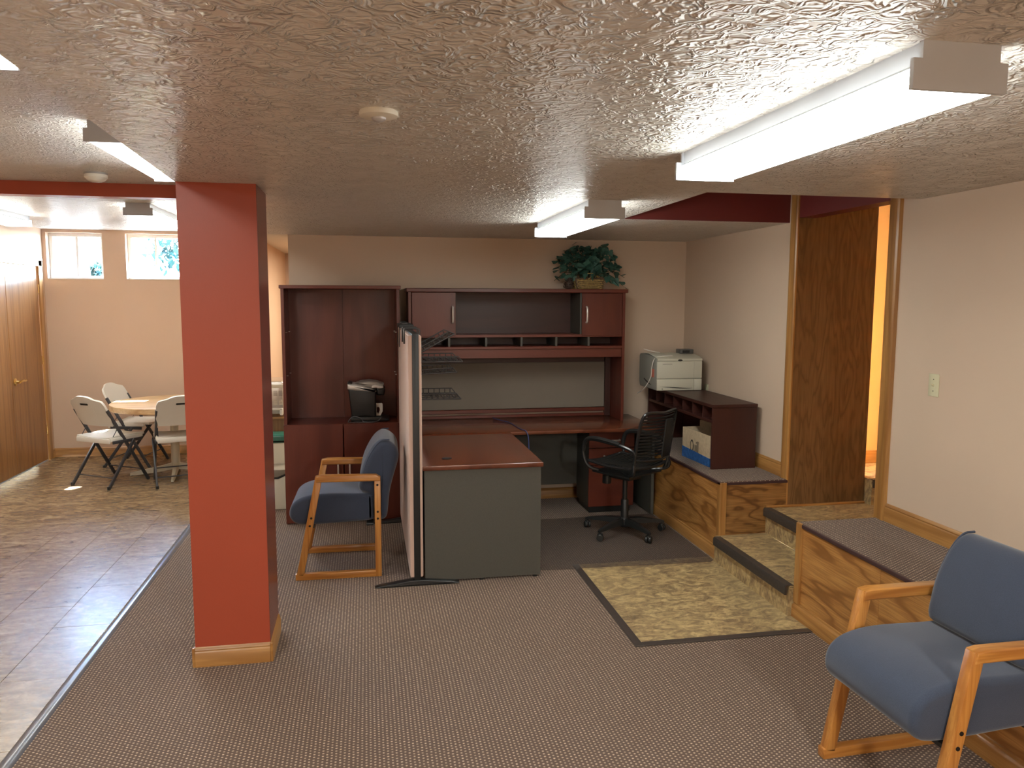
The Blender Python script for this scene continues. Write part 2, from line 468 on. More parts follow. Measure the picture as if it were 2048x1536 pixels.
# base boards
def bboard(name, p0, p1, h, nrm, z=0, m=None):
    """profiled board from p0 to p1 on a wall; nrm points into the room"""
    p0 = Vector((*p0, z)); p1 = Vector((*p1, z)); n = Vector((*nrm, 0))
    pr = [(0, 0), (.014, 0), (.014, h*.72), (.009, h*.80), (.011, h*.86), (.006, h*.97), (.003, h), (0, h)]
    bm = NB(); slab(bm, pr, 0, 1, 0, lambda a, b, t: p0.lerp(p1, t)+n*a+Vector((0, 0, b)))
    ax = 'x' if abs(p1.x-p0.x) > abs(p1.y-p0.y) else 'y'
    return bm, m or trimoak(ax)
def bb(name, *a, parent=None, **k):
    bm, m = bboard(name, *a, **k); return struct(name, bm, m, parent)
bb('baseboard_back', (-.625, YB), (2.33, YB), .095, (0, -1))
bb('baseboard_far', (XL, YF), (-.98, YF), .10, (0, -1))
bb('baseboard_left', (XL, 9.32), (XL, YF), .10, (1, 0))
bb('baseboard_right', (XW, YN), (XW, 3.765), .105, (-1, 0), .55)
bb('baseboard_right', (XW, 4.87), (XW, YB), .105, (-1, 0), .55)

# column
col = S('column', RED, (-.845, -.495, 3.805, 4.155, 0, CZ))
S('side_face', make_paint('maroon_gloss_side', (.19, .050, .036), .26, .05), (-.4955, -.493, 3.806, 4.155, .09, CZ), parent=col, label='darker glossier side face')  # thin sheet, darker and glossier than the column's other faces
bb('baseboard', (-.845, 3.805), (-.495, 3.805), .098, (0, -1), parent=col)
bb('baseboard', (-.495, 3.805), (-.495, 4.155), .098, (1, 0), parent=col)
bb('baseboard', (-.845, 3.805), (-.845, 4.155), .098, (-1, 0), parent=col)
bb('baseboard', (-.845, 4.155), (-.495, 4.155), .098, (0, 1), parent=col)
bm = NB(); box(bm, -.859, -.845, 3.791, 3.805, 0, .098, .003); box(bm, -.495, -.481, 3.791, 3.805, 0, .098, .003)
struct('corner_block', bm, trimoak('x'), col)

# ------------------------------------------------------------------ stairs, ledges, vinyl inlay
st = thing('stairs', 'two-step stair of tan vinyl with dark rubber nosings between the oak ledges', 'stairs', (2.6, 4.3, 0))
st['kind'] = 'structure'
Y0, Y1 = 3.84, 4.79
B('riser', SLATE, st, 2.325, 2.70, Y0, Y1, 0, .172, 0)
B('tread', SLATE, st, 2.33, 2.70, Y0, Y1, .172, .180, .001)
B('riser', SLATE, st, 2.70, 3.2, Y0, Y1, .18, .352, 0)
B('landing', SLATE, st, 2.71, 4.95, 3.70, Y1+.01, .352, .360, .001)
B('riser', SLATE, st, 3.46, 4.95, 4.72, 5.25, .36, .532, 0)
B('tread', SLATE, st, 3.46, 4.95, 4.72, 5.25, .532, .540, .001)
def nosing(f, t0, t1):
    bm = NB(); pr = [(0, -.052), (0, -.006), (.006, .004), (.052, .004), (.056, .001), (.014, .001), (.012, -.052)]
    slab(bm, pr, t0, t1, 0, f); return bm
obj('nosing', nosing(lambda a, b, t: (2.300+a, t, .18+b), Y0, Y1-.03), NOSE, st)
obj('nosing', nosing(lambda a, b, t: (2.675+a, t, .36+b), Y0, Y1-.01), NOSE, st)
obj('nosing', nosing(lambda a, b, t: (t, 4.70+a, .54+b), 3.46, 4.95), NOSE, st)
B('stringer', DARK, st, 2.33, 2.70, Y0, Y1, .17, .1725, 0)

def ledge(label, y0, y1, seams, corner, near):
    t = thing('carpeted_ledge', label, 'ledge', (2.6, (y0+y1)/2, 0)); t['kind'] = 'structure'
    B('core', KRAFT, t, 2.385, XW, y0+.02, y1-(.02 if not near else .02), 0, .535, 0)
    ys = [y0]+seams+[y1]
    for a, b in zip(ys, ys[1:]):
        B('panel', wood('ledge_oak_%.2f' % a, 'y', OAKC, rings=8, across=3.8, along=1.0, off=(a, a*3, 0)), t, 2.366, 2.386, a+.0006, b-.0006, .085, .535, .0008)
    bm = NB(); slab(bm, [(2.366, 0), (2.346, 0), (2.346, .066), (2.350, .074), (2.357, .078), (2.359, .088), (2.366, .090)], y0, y1, 0); obj('baseboard', bm, trimoak('y'), t)
    if corner == 'low':
        B('corner_trim', trimoak('z'), t, 2.356, 2.378, y0-.004, y0+.045, 0.0, .548, .003)
        B('corner_trim', trimoak('z'), t, 2.360, 2.40, y0-.012, y0-.004, .18, .548, .002)
        B('side_panel', wood('ledge_side_oak', 'x', [(.12, .05, .014), (.30, .145, .042), (.37, .19, .06)], rings=9, across=5.5, along=1.6), t, 2.378, XW-.001, y0-.004, y0+.02, .18, .535, .001)
    else:
        B('corner_trim', trimoak('z'), t, 2.352, 2.378, y1-.052, y1, .088, .552, .003)
        B('side_panel', oak('x'), t, 2.378, XW, y1-.02, y1-.001, 0, .535, .001)
    B('carpet_top', CARPET, t, 2.362, XW-.001, y0, y1-.001, .535, .553, .004)
    bm = NB(); box(bm, 2.356, 2.364, y0, y1, .528, .5495, .003)
    if corner == 'low': box(bm, 2.362, XW-.002, y0-.006, y0+.002, .528, .5495, .003)
    obj('carpet_edge', bm, plain('maroon_edge', (.05, .02, .02), .7), t)
    return t
ledge('long carpeted ledge on oak panels holding the dark organizer and printer', 4.795, YB, [], 'low', False)
ledge('carpeted ledge on seamed oak panels below the light switch', YN, 3.84, [.7, 3.13], 'high', True)

S('floor', SLATE, (1.385, 2.346, 3.665, 4.88, -.01, .003))
S('trim_6', STRIP, (1.340, 1.387, 3.62, 4.88, 0, .007), bev=.003)
S('trim_6', STRIP, (1.387, 2.345, 3.62, 3.667, 0, .007), bev=.003)

# ------------------------------------------------------------------ doors and windows of the far room
dcase = S('trim_7', trimoak('z'), (XL-.002, XL+.018, 9.225, 9.315, 0, 2.20), (XL-.002, XL+.018, 7.61, 9.315, 2.135, 2.215), (XL+.0, XL+.026, 7.60, 9.32, 2.195, 2.222), bev=.003)
for n, (a, b, hy) in enumerate(((8.46, 9.222, 8.53), (7.70, 8.455, 8.39))):
    d = S('door_%d' % (n+1), wood('door_oak', 'z', [(.22, .095, .030), (.30, .138, .045), (.35, .165, .057)], rings=5, across=7, along=.35, rough=.3), (XL-.045, XL-.002, a+.002, b-.002, .012, 2.132), bev=.002)
    if n == 0:
        bm = NB(); lathe(bm, [(.0, 0), (.036, 0), (.040, .006), (.030, .013), (.016, .018), (.015, .045), (.0, .046)], (XL-.002, hy, .945), 20, RY)
        tube(bm, [(XL+.04, hy, .945), (XL+.047, hy+.02, .948), (XL+.047, hy+.06, .953), (XL+.046, hy+.10, .946), (XL+.045, hy+.135, .950)], .013, 8, sm=4)
        struct('lever_handle', bm, BRASS, d)
        for z in (.30, 1.07, 1.85):
            bm = NB(); lathe(bm, [(0, 0), (.007, 0), (.007, .09), (0, .09)], (XL+.003, 9.226, z), 8); struct('hinge', bm, BRASS, d)
S('floor', DARK, (XL-.6, XL, 7.5, 9.4, -.1, -.004))
for n, (a, b) in enumerate(WX):
    wd = S('window_%d' % (n+1), WHITEFR, (a, b, YF+.08, YF+.13, WZ0, WZ0+.04), (a, b, YF+.08, YF+.13, WZ1-.04, WZ1), (a, a+.04, YF+.08, YF+.13, WZ0+.04, WZ1-.04), (b-.04, b, YF+.08, YF+.13, WZ0+.04, WZ1-.04), bev=.003)
    mid = (a+b)/2
    S('mullion', WHITEFR, (mid-.012, mid+.012, YF+.085, YF+.125, WZ0+.04, WZ1-.04), parent=wd)
    for u, v in ((a+.04, mid-.012), (mid+.012, b-.04)):
        S('glass_pane', GLASS, (u, v, YF+.103, YF+.107, WZ0+.04, WZ1-.04), parent=wd)
    S('window_sill', WHITEFR, (a, b, YF-.004, YF+.08, WZ0-.002, WZ0+.008), parent=wd)
S('ground', GRASS, (-40, 40, YF+.19, 60, 1.6, 1.80))
def tree(loc, r, h, n, label, seed, lean=(0, 0), vr=.38):
    rnd = random.Random(seed)
    t = thing('tree', label, 'tree', loc)
    bm = NB(); tube(bm, [(0, 0, 0), (.02, 0, h*.3), (lean[0]*.8, lean[1]*.8, h*.7)], .035*h, 8, sm=4, r1=.012*h); obj('trunk', bm, plain('tree_bark', (.06, .045, .03), .9), t, False)
    bm = NB()
    for _ in range(n):
        q = Vector((rnd.gauss(0, 1), rnd.gauss(0, 1), rnd.gauss(0, 1))); q = q.normalized()*r*rnd.random()**.4
        c = Vector((lean[0], lean[1], h*.62))+Vector((q.x, q.y, q.z*h*vr/r)); s = rnd.uniform(.05, .11)
        m = Matrix.Rotation(rnd.uniform(0, 6.3), 3, 'Z') @ Matrix.Rotation(rnd.uniform(-1.2, 1.2), 3, 'X')
        vs_ = [bm.verts.new(c+m @ Vector(p)) for p in ((0, -s, 0), (s*.5, 0, .01), (0, s, 0), (-s*.5, 0, .01))]
        bm.faces.new(vs_)
    o = obj('foliage', bm, TREEL, t, False); o['kind'] = 'stuff'
    return t
tree((-3.0, 14.2, 1.8), .72, 1.4, 700, 'leafy tree outside the window nearer the red column', 3)
tree((-4.88, 15.5, 1.8), .30, .66, 300, 'low bush outside the window above the brass-handled door', 4)
tree((-3.78, 11.3, 1.8), .66, 4.9, 4600, 'slim tree close to the windows, its unseen crown added against the sun', 5, (.74, .0), .12)  # unseen crown, leaned and packed dense to keep sun out of window_1

# ------------------------------------------------------------------ ceiling lights and detectors
def light_fixture(loc, L, label):
    t = thing('ceiling_light', label, 'ceiling light', loc, 0, 'fluorescent strip lights')
    def endcap(y0, y1):
        bm = NB(); pr = [(-.092, 0), (.092, 0), (.092, -.036), (.112, -.036), (.112, -.098), (-.112, -.098), (-.112, -.036), (-.092, -.036)]
        slab(bm, pr, y0, y1, 0); return bm
    bm = NB(); slab(bm, [(-.085, 0), (.085, 0), (.085, -.040), (.100, -.052), (-.100, -.052), (-.085, -.040)], -L/2+.012, L/2-.012, 0)
    obj('housing', bm, METW, t, False)
    bm = NB(); slab(bm, [(-.104, -.0525), (.104, -.0525), (.106, -.080), (.094, -.095), (-.094, -.095), (-.106, -.080)], -L/2+.013, L/2-.013, 0)
    obj('lens', bm, LENS, t, False)
    obj('end_cap', endcap(-L/2, -L/2+.012), METW, t, False); obj('end_cap', endcap(L/2-.012, L/2), METW, t, False)
    return t
L1 = light_fixture((1.224, 2.08, CZ), 1.245, 'large fluorescent strip light nearest the light-switch wall')
dup(L1, (1.260, 4.635, CZ), 0, 'fluorescent strip light above the desk and the potted ivy')
dup(L1, (-1.17, 4.61, UZ), 0, 'fluorescent strip light on the raised ceiling beside the red column')
dup(L1, (-1.79, 7.36, FZ), 0, 'fluorescent strip light beyond the red beam, nearer the column')
dup(L1, (-3.17, 7.40, FZ), 0, 'fluorescent strip light beyond the red beam over the oak door')
dup(L1, (-1.20, 2.21, UZ), 0, 'fluorescent strip light cut off at the upper corner of the photo')

t = thing('motion_sensor', 'flat round ivory ceiling sensor on the low textured ceiling', 'sensor', (.044, 2.293, CZ))
obj('base', lathe(NB(), [(0, 0), (.054, 0), (.056, -.006), (.054, -.014), (.044, -.018), (0, -.018)], n=32), SMOKEP, t, False)
obj('dome', lathe(NB(), [(0, -.017), (.021, -.017), (.020, -.023), (.012, -.028), (0, -.029)], n=24), plain('dome_grey', (.5, .5, .52), .3), t, False)
t = thing('smoke_detector', 'domed ivory smoke detector on the raised ceiling by the red beam', 'smoke detector', (-1.74, 5.62, UZ))
obj('base', lathe(NB(), [(0, 0), (.072, 0), (.072, -.012), (0, -.012)], n=32), plain('detector_base', (.35, .33, .30), .5), t, False)
obj('cover', lathe(NB(), [(0, -.011), (.070, -.012), (.070, -.030), (.052, -.050), (.020, -.060), (0, -.061)], n=32), SMOKEP, t, False)

# ------------------------------------------------------------------ bookcase with doors
t = thing('bookcase', 'tall cherry bookcase with an empty upper half and two lower doors', 'bookcase', (-.19, 6.4, 0))
ch = cherry('z'); chx = cherry('x')
B('side_panel', ch, t, -.650, -.626, 6.205, 6.60, .0, 1.868, .001)
B('side_panel', ch, t, .236, .260, 6.205, 6.60, .0, 1.868, .001)
B('top', chx, t, -.660, .270, 6.19, 6.60, 1.868, 1.895, .003)
B('back_panel', ch, t, -.626, -.1955, 6.575, 6.59, .03, 1.868, .0005)
B('back_panel', ch, t, -.1945, .236, 6.575, 6.59, .03, 1.868, .0005)
B('deck', chx, t, -.626, .236, 6.205, 6.575, .775, .800, .001)
B('plinth', dark_cherry('x'), t, -.626, .236, 6.225, 6.24, 0, .06, .001)
B('bottom_shelf', chx, t, -.626, .236, 6.225, 6.575, .06, .085, .001)
for a, b, hx in ((-.652, -.199, -.240), (-.191, .262, -.150)):
    d = B('door', ch, t, a, b, 6.184, 6.203, .012, .803, .003)
    bm = NB(); tube(bm, [(hx, 6.184, .375), (hx, 6.158, .382), (hx, 6.152, .43), (hx, 6.158, .478), (hx, 6.184, .485)], .0065, 8, sm=3); obj('handle', bm, CHROME, d)
for sx, s in ((-.626, 1), (.236, -1)):
    for z in (1.185, 1.525):
        for y in (6.26, 6.50):
            bm = NB(); box(bm, sx, sx+s*.014, y-.003, y+.003, z-.002, z+.002, .001); obj('shelf_pin', bm, CHROME, t)

# coffee maker on the deck
t = thing('coffee_maker', 'black and silver single-cup coffee maker on the bookcase deck', 'coffee maker', (-.01, 6.36, .80))
def cu(u, v): return (-.16+(u-190)*.000312, .80+(1330-v)*.000312)
CY = 6.36
def part(nm, pts, half, r, m, sm=0, y=CY, lab=None):
    return obj(nm, slab(NB(), [cu(*p) for p in pts], y-half, y+half, r, smooth=sm), m, t, label=lab)
part('body', [(212, 470), (285, 1200), (600, 1205), (915, 1200), (915, 470)], .098, .022, BLACK)
part('base', [(265, 1190), (265, 1322), (1180, 1328), (1250, 1310), (1240, 1250), (930, 1190)], .096, .012, BLACK)
part('lid', [(185, 330), (192, 470), (300, 496), (620, 530), (925, 552), (900, 505), (740, 440), (560, 375), (420, 345), (300, 335)], .106, .016, SILVER)
part('brew_head', [(370, 345), (520, 285), (740, 258), (950, 290), (1120, 352), (1122, 462), (930, 470), (800, 470), (560, 400)], .085, .02, plain('taupe_silver', (.38, .35, .31), .4, .5))
part('nozzle', [(925, 465), (1150, 440), (1150, 560), (1120, 650), (960, 655), (915, 600)], .07, .02, BLACK)
part('brew_lever', [(800, 455), (815, 385), (900, 360), (1000, 390), (1100, 400), (1100, 458), (960, 470), (930, 440), (850, 450)], .090, .006, SILVER)
part('tank_lid', [(190, 335), (235, 290), (310, 320), (300, 345)], .09, .004, BLACK)
bm = NB()
oq = [cu(*p) for p in ((915, 868), (1060, 868), (1080, 890), (1080, 1080), (1020, 1188), (915, 1188))]
iq = [cu(*p) for p in ((930, 965), (985, 965), (1005, 985), (1005, 1060), (975, 1135), (930, 1105))]
for y in (CY-.05, CY-.02):
    A = [bm.verts.new((a, y, b)) for a, b in oq]; I = [bm.verts.new((a, y, b)) for a, b in iq]
    for k in range(6): bm.faces.new((A[k], A[(k+1) % 6], I[(k+1) % 6], I[k]))
    if y > CY-.03:
        for k in range(6):
            bm.faces.new((A[k], A[(k+1) % 6], PA[(k+1) % 6], PA[k])); bm.faces.new((I[k], I[(k+1) % 6], PI_[(k+1) % 6], PI_[k]))
    PA, PI_ = A, I
obj('bracket', bm, WHITEP, t, label='white D-shaped bracket above the drip tray')
bm = NB(); pts = [(1040, 1200), (960, 1290), (840, 1340), (700, 1352), (590, 1310), (530, 1230), (450, 1180), (360, 1165), (270, 1205), (200, 1285), (240, 1320), (400, 1338), (600, 1330), (780, 1332), (900, 1325)]
tube(bm, [(cu(*p)[0], 6.235+.012*sin(i*1.9), max(cu(*p)[1], .8045)) for i, p in enumerate(pts)], .0036, 6, sm=4); obj('power_cord', bm, GCAB, t)

# ------------------------------------------------------------------ hutch on the desk
HY0, HY1 = 6.28, 6.635
t = thing('desk_hutch', 'wide cherry hutch with two small doors standing on the L-shaped desk', 'hutch', (1.25, 6.45, .755))
B('side_panel', cherry('z'), t, .333, .357, HY0, HY1, .755, 1.848, .001)
B('side_panel', cherry('z'), t, 2.142, 2.166, HY0, HY1, .755, 1.848, .001)
B('top', cherry('x'), t, .318, 2.185, HY0-.015, HY1, 1.848, 1.880, .004)
B('back_panel', dark_cherry('x'), t, .357, 2.142, 6.615, 6.628, 1.24, 1.848, 0)
B('shelf', cherry('x'), t, .357, 2.142, HY0+.004, 6.615, 1.478, 1.500, .001)
B('shelf', cherry('x'), t, .357, 2.142, HY0-.004, 6.615, 1.378, 1.402, .003)
B('valance', cherry('x'), t, .357, 2.142, HY0+.01, HY0+.03, 1.305, 1.378, .001)
for x in (.663, .969, 1.268, 1.566, 1.848): B('divider', DGREY, t, x-.009, x+.009, HY0+.006, 6.615, 1.402, 1.478, .001)
for x in (.717, 1.785): B('partition', DGREY, t, x-.012, x+.006, HY0+.022, 6.615, 1.500, 1.848, .001)
for a, b, hx in ((.362, .717, .690), (1.785, 2.138, 1.822)):
    d = B('door', cherry('z'), t, a, b, HY0-.003, HY0+.016, 1.490, 1.845, .002)
    bm = NB(); tube(bm, [(hx, HY0-.003, 1.600), (hx, HY0-.026, 1.607), (hx, HY0-.034, 1.665), (hx, HY0-.026, 1.722), (hx, HY0-.003, 1.730)], .0085, 8, sm=3); obj('handle', bm, CHROME, d)
B('tackboard', TACK, t, .357, 2.090, 6.600, 6.614, .835, 1.24, .002, label='grey fabric tackboard')
B('rail', cherry('x'), t, .357, 2.142, 6.585, 6.612, .800, .832, .003)
B('rail', cherry('x'), t, .357, 2.142, 6.590, 6.612, .757, .782, .003)
B('inner_upright', dark_cherry('z'), t, 2.090, 2.142, 6.58, 6.615, .756, 1.305, .002)

# ------------------------------------------------------------------ L-shaped desk
t = thing('corner_desk', 'L-shaped cherry-topped desk with grey end panels behind the divider', 'desk', (1.2, 5.6, 0))
bm = NB(); slab(bm, [(.328, 5.80), (1.095, 5.80), (1.095, 5.872), (2.335, 5.872), (2.335, 6.640), (.328, 6.640)], .727, .755, .004, lambda a, b, t_: (a, b, t_), 2)
WT = wood('cherry_worktop', 'y', [(.095, .024, .011), (.128, .034, .015), (.155, .044, .020)], rings=3, across=4, along=.5, rough=.17, pores=.25, coat=.2)  # cherry lightened for the lamplight falling on both desk tops
obj('worktop', bm, WT, t)
bm = NB(); slab(bm, [(.328, 4.705), (1.095, 4.705), (1.095, 5.799), (.328, 5.799)], .727, .755, .004, lambda a, b, t_: (a, b, t_), 2)
rt_ = obj('return_top', bm, WT, t)
obj('grommet', lathe(NB(), [(0, 0), (.033, 0), (.033, .003), (.026, .0035), (.024, .001), (0, .001)], (.50, 4.925, .755), 24), BLACK, rt_)
B('end_panel', DGREY, t, .338, 1.084, 4.722, 4.744, .012, .727, .001)
for x in (.37, .70, 1.05): obj('glide', lathe(NB(), [(0, 0), (.014, 0), (.014, .013), (0, .013)], (x, 4.733, 0), 10), BLACK, t)
B('modesty_panel', DGREY, t, .338, .358, 4.744, 6.60, .16, .727, .001)
B('modesty_panel', DGREY, t, .358, 2.300, 6.47, 6.488, .17, .727, .001)
B('end_panel', DGREY, t, 2.306, 2.330, 5.95, 6.62, .012, .727, .001)
B('post', DGREY, t, 1.03, 1.084, 5.74, 5.79, .0, .727, .003)

t = thing('mobile_pedestal', 'three-drawer pedestal with red cherry fronts under the desk', 'pedestal', (2.0, 6.3, 0))
B('body', DGREY, t, 1.806, 2.196, 6.10, 6.46, .055, .70, .002)
B('plinth', BLACK, t, 1.82, 2.18, 6.12, 6.44, .0, .055, .001)
for a, b, hz in ((.562, .697, .625), (.416, .556, None), (.060, .410, .345)):
    d = B('drawer', cherry('x'), t, 1.804, 2.198, 6.078, 6.099, a, b, .002)
    hz = hz or .49
    bm = NB(); tube(bm, [(1.935, 6.078, hz), (1.942, 6.052, hz), (2.0, 6.046, hz), (2.058, 6.052, hz), (2.065, 6.078, hz)], .0075, 8, sm=3); obj('handle', bm, CHROME, d)

bm = NB(); tube(bm, [(1.075, 6.60, .760), (1.10, 6.45, .762), (1.17, 6.30, .760), (1.185, 6.10, .760), (1.20, 5.93, .761), (1.222, 5.865, .757), (1.238, 5.845, .70), (1.242, 5.84, .55), (1.25, 5.85, .30), (1.30, 5.95, .06), (1.36, 6.1, .006)], .0042, 6, sm=5)
tag(obj('network_cable', bm, BCAB), 'blue cable lying on the desk and hanging over its inner corner', 'cable')
bm = NB(); tube(bm, [(.03, 6.16, .006), (.12, 6.165, .006), (.20, 6.15, .012), (.24, 6.17, .006)], .006, 6, sm=4); tube(bm, [(.06, 6.165, .006), (.16, 6.145, .007), (.23, 6.16, .007)], .005, 6, sm=4)
tag(obj('floor_cable', bm, BLACK), 'dark cables on the carpet between bookcase and divider', 'cable')

# ------------------------------------------------------------------ freestanding divider and its wire rack
t = thing('fabric_divider', 'freestanding pink-beige fabric divider with a black edge frame', 'divider', (.288, 5.42, 0))
PY0, PY1, PZ0, PZ1 = 4.690, 6.150, .035, 1.580
bm = NB(); box(bm, .268, .309, PY0, PY0+.03, PZ0, PZ1, .004, 2); box(bm, .268, .309, PY1-.03, PY1, PZ0, PZ1, .004, 2); box(bm, .268, .309, PY0+.03, PY1-.03, PZ1-.03, PZ1, .004, 2); box(bm, .268, .309, PY0+.03, PY1-.03, PZ0, PZ0+.03, .004, 2)
obj('edge_frame', bm, BLACK, t)
def pad(x0, x1):
    return slab(NB(), [(PY0+.006, PZ0+.02), (PY1-.006, PZ0+.02), (PY1-.006, PZ1-.012), (PY0+.006, PZ1-.012)], x0, x1, .009, lambda a, b, q: (q, a, b))
obj('fabric_panel', pad(.244, .276), PINKF, t); obj('fabric_panel', pad(.301, .325), PINKF, t)
for y in (PY0+.02, PY1-.03):
    bm = NB(); slab(bm, [(.025, .004), (.05, .0), (.53, .0), (.55, .005), (.50, .018), (.32, .036), (.25, .036), (.08, .014)], y-.026, y+.026, .005); obj('foot', bm, BLACKM, t)
t = thing('wire_rack', 'black wire rack of letter trays hooked over the fabric divider', 'wire rack', (.33, 5.15, 1.1))
R_ = .0040
bm = NB()
for y in (5.02, 5.27):
    tube(bm, [(.337, y, 1.10), (.337, y, 1.59), (.330, y, 1.598), (.24, y, 1.598), (.237, y, 1.59), (.237, y, 1.50)], R_*1.3, 6)
for z in [1.12+i*.045 for i in range(11)]: tube(bm, [(.337, 5.02, z), (.337, 5.27, z)], R_, 6)
obj('back_ladder', bm, WIREB, t)
def tray(z, tilt, depth, y0, y1, lip):
    bm = NB(); c, s = cos(tilt), sin(tilt)
    def P(d, y, h=0): return (.340+d*c-h*s, y, z+d*s+h*c)
    tube(bm, [P(0, y0), P(depth, y0), P(depth, y1), P(0, y1)], R_*1.2, 6, True)
    tube(bm, [P(0, y0, lip), P(depth*.9, y0, lip), P(depth, y0, 0)], R_, 6); tube(bm, [P(0, y1, lip), P(depth*.9, y1, lip), P(depth, y1, 0)], R_, 6)
    tube(bm, [P(0, y0, lip), P(0, y1, lip)], R_, 6)
    for i in range(1, 7): tube(bm, [P(depth*i/7, y0, lip), P(depth*i/7, y0), P(depth*i/7, y1), P(depth*i/7, y1, lip)], R_*.8, 6)
    for i in range(1, 3): tube(bm, [P(0, y0+(y1-y0)*i/3), P(depth, y0+(y1-y0)*i/3)], R_*.8, 6)
    return obj('wire_tray', bm, WIREB, t)
tray(1.445, .50, .25, 4.99, 5.30, .03); tray(1.385, 0, .27, 4.97, 5.30, .032); tray(1.300, .05, .24, 5.02, 5.30, .03); tray(1.140, 0, .26, 4.98, 5.30, .034)
t = thing('panel_hook', 'black hanger clips over the far top corner of the divider', 'hook', (.29, 5.85, 1.58))
for y, w in ((5.98, .05), (5.70, .07)):
    bm = NB(); box(bm, .232, .338, y-w/2, y+w/2, 1.5815, 1.606, .004); box(bm, .25, .30, y-w/3, y+w/3, 1.60, 1.622, .006); box(bm, .232, .238, y-.008, y+.008, 1.44, 1.585, .002); obj('clip', bm, BLACK, t)

# ------------------------------------------------------------------ armchairs
def armchair():
    """local frame: front towards -x, floor at z=0"""
    t = thing('armchair', 'blue upholstered oak armchair facing the column beside the divider', 'armchair', (0, 0, 0), 0, 'oak guest armchairs')
    FY = .268
    for s in (-1, 1):
        y = s*FY
        obj('arm_rest', slab(NB(), [(-.132, .634), (-.128, .672), (-.095, .678), (.245, .672), (.272, .655), (.272, .630), (-.10, .634)], y-.026, y+.026, .007), chairoak('x'), t, False)
        fl_ = obj('front_leg', bar(NB(), (-.241, y, .030), (-.112, y, .668), .040, .044), chairoak('z'), t, False)
        rl_ = obj('rear_leg', bar(NB(), (.252, y, 0), (.252, y, .640), .040, .040), chairoak('z'), t, False)
        obj('floor_rail', bar(NB(), (-.270, y, .021), (.236, y, .021), .040, .042), chairoak('x'), t, False)
        for z in (.606, .430, .385):
            obj('bolt', lathe(NB(), [(0, 0), (.0075, 0), (.0075, .003), (0, .003)], (.252, y+s*.0195, z), 10, RX if s < 0 else -1*RX), BOLT, rl_, False)
        for z in (.405, .355):
            obj('bolt', lathe(NB(), [(0, 0), (.0075, 0), (.0075, .003), (0, .003)], (-.246+.134*z/.66, y+s*.0195, z), 10, RX if s < 0 else -1*RX), BOLT, fl_, False)
    pr = [(-.305, .425), (-.285, .485), (-.22, .527), (-.10, .545), (.10, .540), (.215, .535), (.225, .50), (.225, .40), (.215, .362), (.05, .352), (-.12, .346), (-.24, .350), (-.29, .378)]
    st_ = obj('seat', slab(NB(), pr, -.240, .240, .028, smooth=4), BLUE, t, False, smooth=60)
    bp = [(.135, .560), (.140, .640), (.165, .735), (.215, .830), (.265, .880), (.315, .885), (.365, .850), (.390, .800), (.385, .740), (.355, .640), (.330, .540), (.318, .430), (.305, .370), (.265, .352), (.235, .370), (.225, .450), (.200, .520)]
    bk = obj('backrest', slab(NB(), bp, -.236, .236, .045, smooth=3, seg=6), BLUE, t, False, smooth=60)
    for s in (-1, 1):
        q = [(p[0], s*.222, p[1]) for p in bp[1:6]]
        obj('piping', tube(NB(), [(a+.018 if i < 5 else a-.01, y, b) for i, (a, y, b) in enumerate(q)], .005, 6, sm=3), BLUE, bk, False)
    for x in (-.17, .20):
        obj('crossbar', bar(NB(), (x, -.25, .338), (x, .25, .338), .045, .018, (1, 0, 0)), BLACK, t, False)
    return t
A1 = armchair()
A1.location = (-.196, 5.190, 0); A1.rotation_euler = (0, 0, radians(-1))
dup(A1, (2.005, 2.315, 0), radians(2), 'blue upholstered oak armchair by the ledge below the light switch, cut off by the frame')

# ------------------------------------------------------------------ office chair and mat
bm = NB(); slab(bm, [(1.10, 4.81), (2.29, 4.765), (2.325, 4.80), (2.325, 5.93), (2.29, 5.97), (1.12, 5.97), (1.10, 5.95)], .0045, .009, .002, lambda a, b, q: (a, b, q), 2)
tag(obj('chair_mat', bm, MATP), 'smoky plastic chair mat on the carpet under the black swivel chair', 'mat')

t = thing('office_chair', 'black swivel chair of elastic cords on a five-star base', 'office chair', (1.925, 5.51, .009), radians(33))
def T_(nm, pts, r, m=BLACKM, sm=5, n=8, closed=False, par=None): return obj(nm, tube(NB(), [(a*.90, b*.94, c) for a, b, c in pts], r, n, closed, sm), m, par or t, False)
SZ = .555
T_('seat_frame', [(-.22, -.23, SZ), (-.235, -.2, SZ), (-.24, 0, SZ-.005), (-.235, .19, SZ+.01), (-.20, .245, SZ-.004), (0, .26, SZ-.02), (.20, .245, SZ-.004), (.235, .19, SZ+.01), (.24, 0, SZ-.005), (.235, -.2, SZ), (.22, -.23, SZ), (0, -.245, SZ-.01)], .0125, closed=True)
for i in range(15):
    y = -.20+i*.0295
    T_('seat_cord', [(-.236, y, SZ+.008), (-.12, y, SZ-.006), (0, y, SZ-.012), (.12, y, SZ-.006), (.236, y, SZ+.008)], .0075, CORDM, 3, 6)
T_('back_frame', [(-.225, -.215, .50), (-.232, -.245, .555), (-.234, -.262, .65), (-.234, -.285, .78), (-.230, -.310, .90), (-.205, -.335, .965), (-.12, -.365, .975), (0, -.378, .968), (.12, -.365, .975), (.205, -.335, .965), (.230, -.310, .90), (.234, -.285, .78), (.234, -.262, .65), (.232, -.245, .555), (.225, -.215, .50)], .0125)
T_('back_brace', [(-.234, -.258, .63), (-.15, -.30, .62), (0, -.32, .615), (.15, -.30, .62), (.234, -.258, .63)], .010)
for i in range(13):
    z = .655+i*.0235; y = -.262-(z-.65)*.18
    T_('back_cord', [(-.232, y, z), (-.12, y-.035, z-.002), (0, y-.048, z-.004), (.12, y-.035, z-.002), (.232, y, z)], .0075, CORDM, 3, 6)
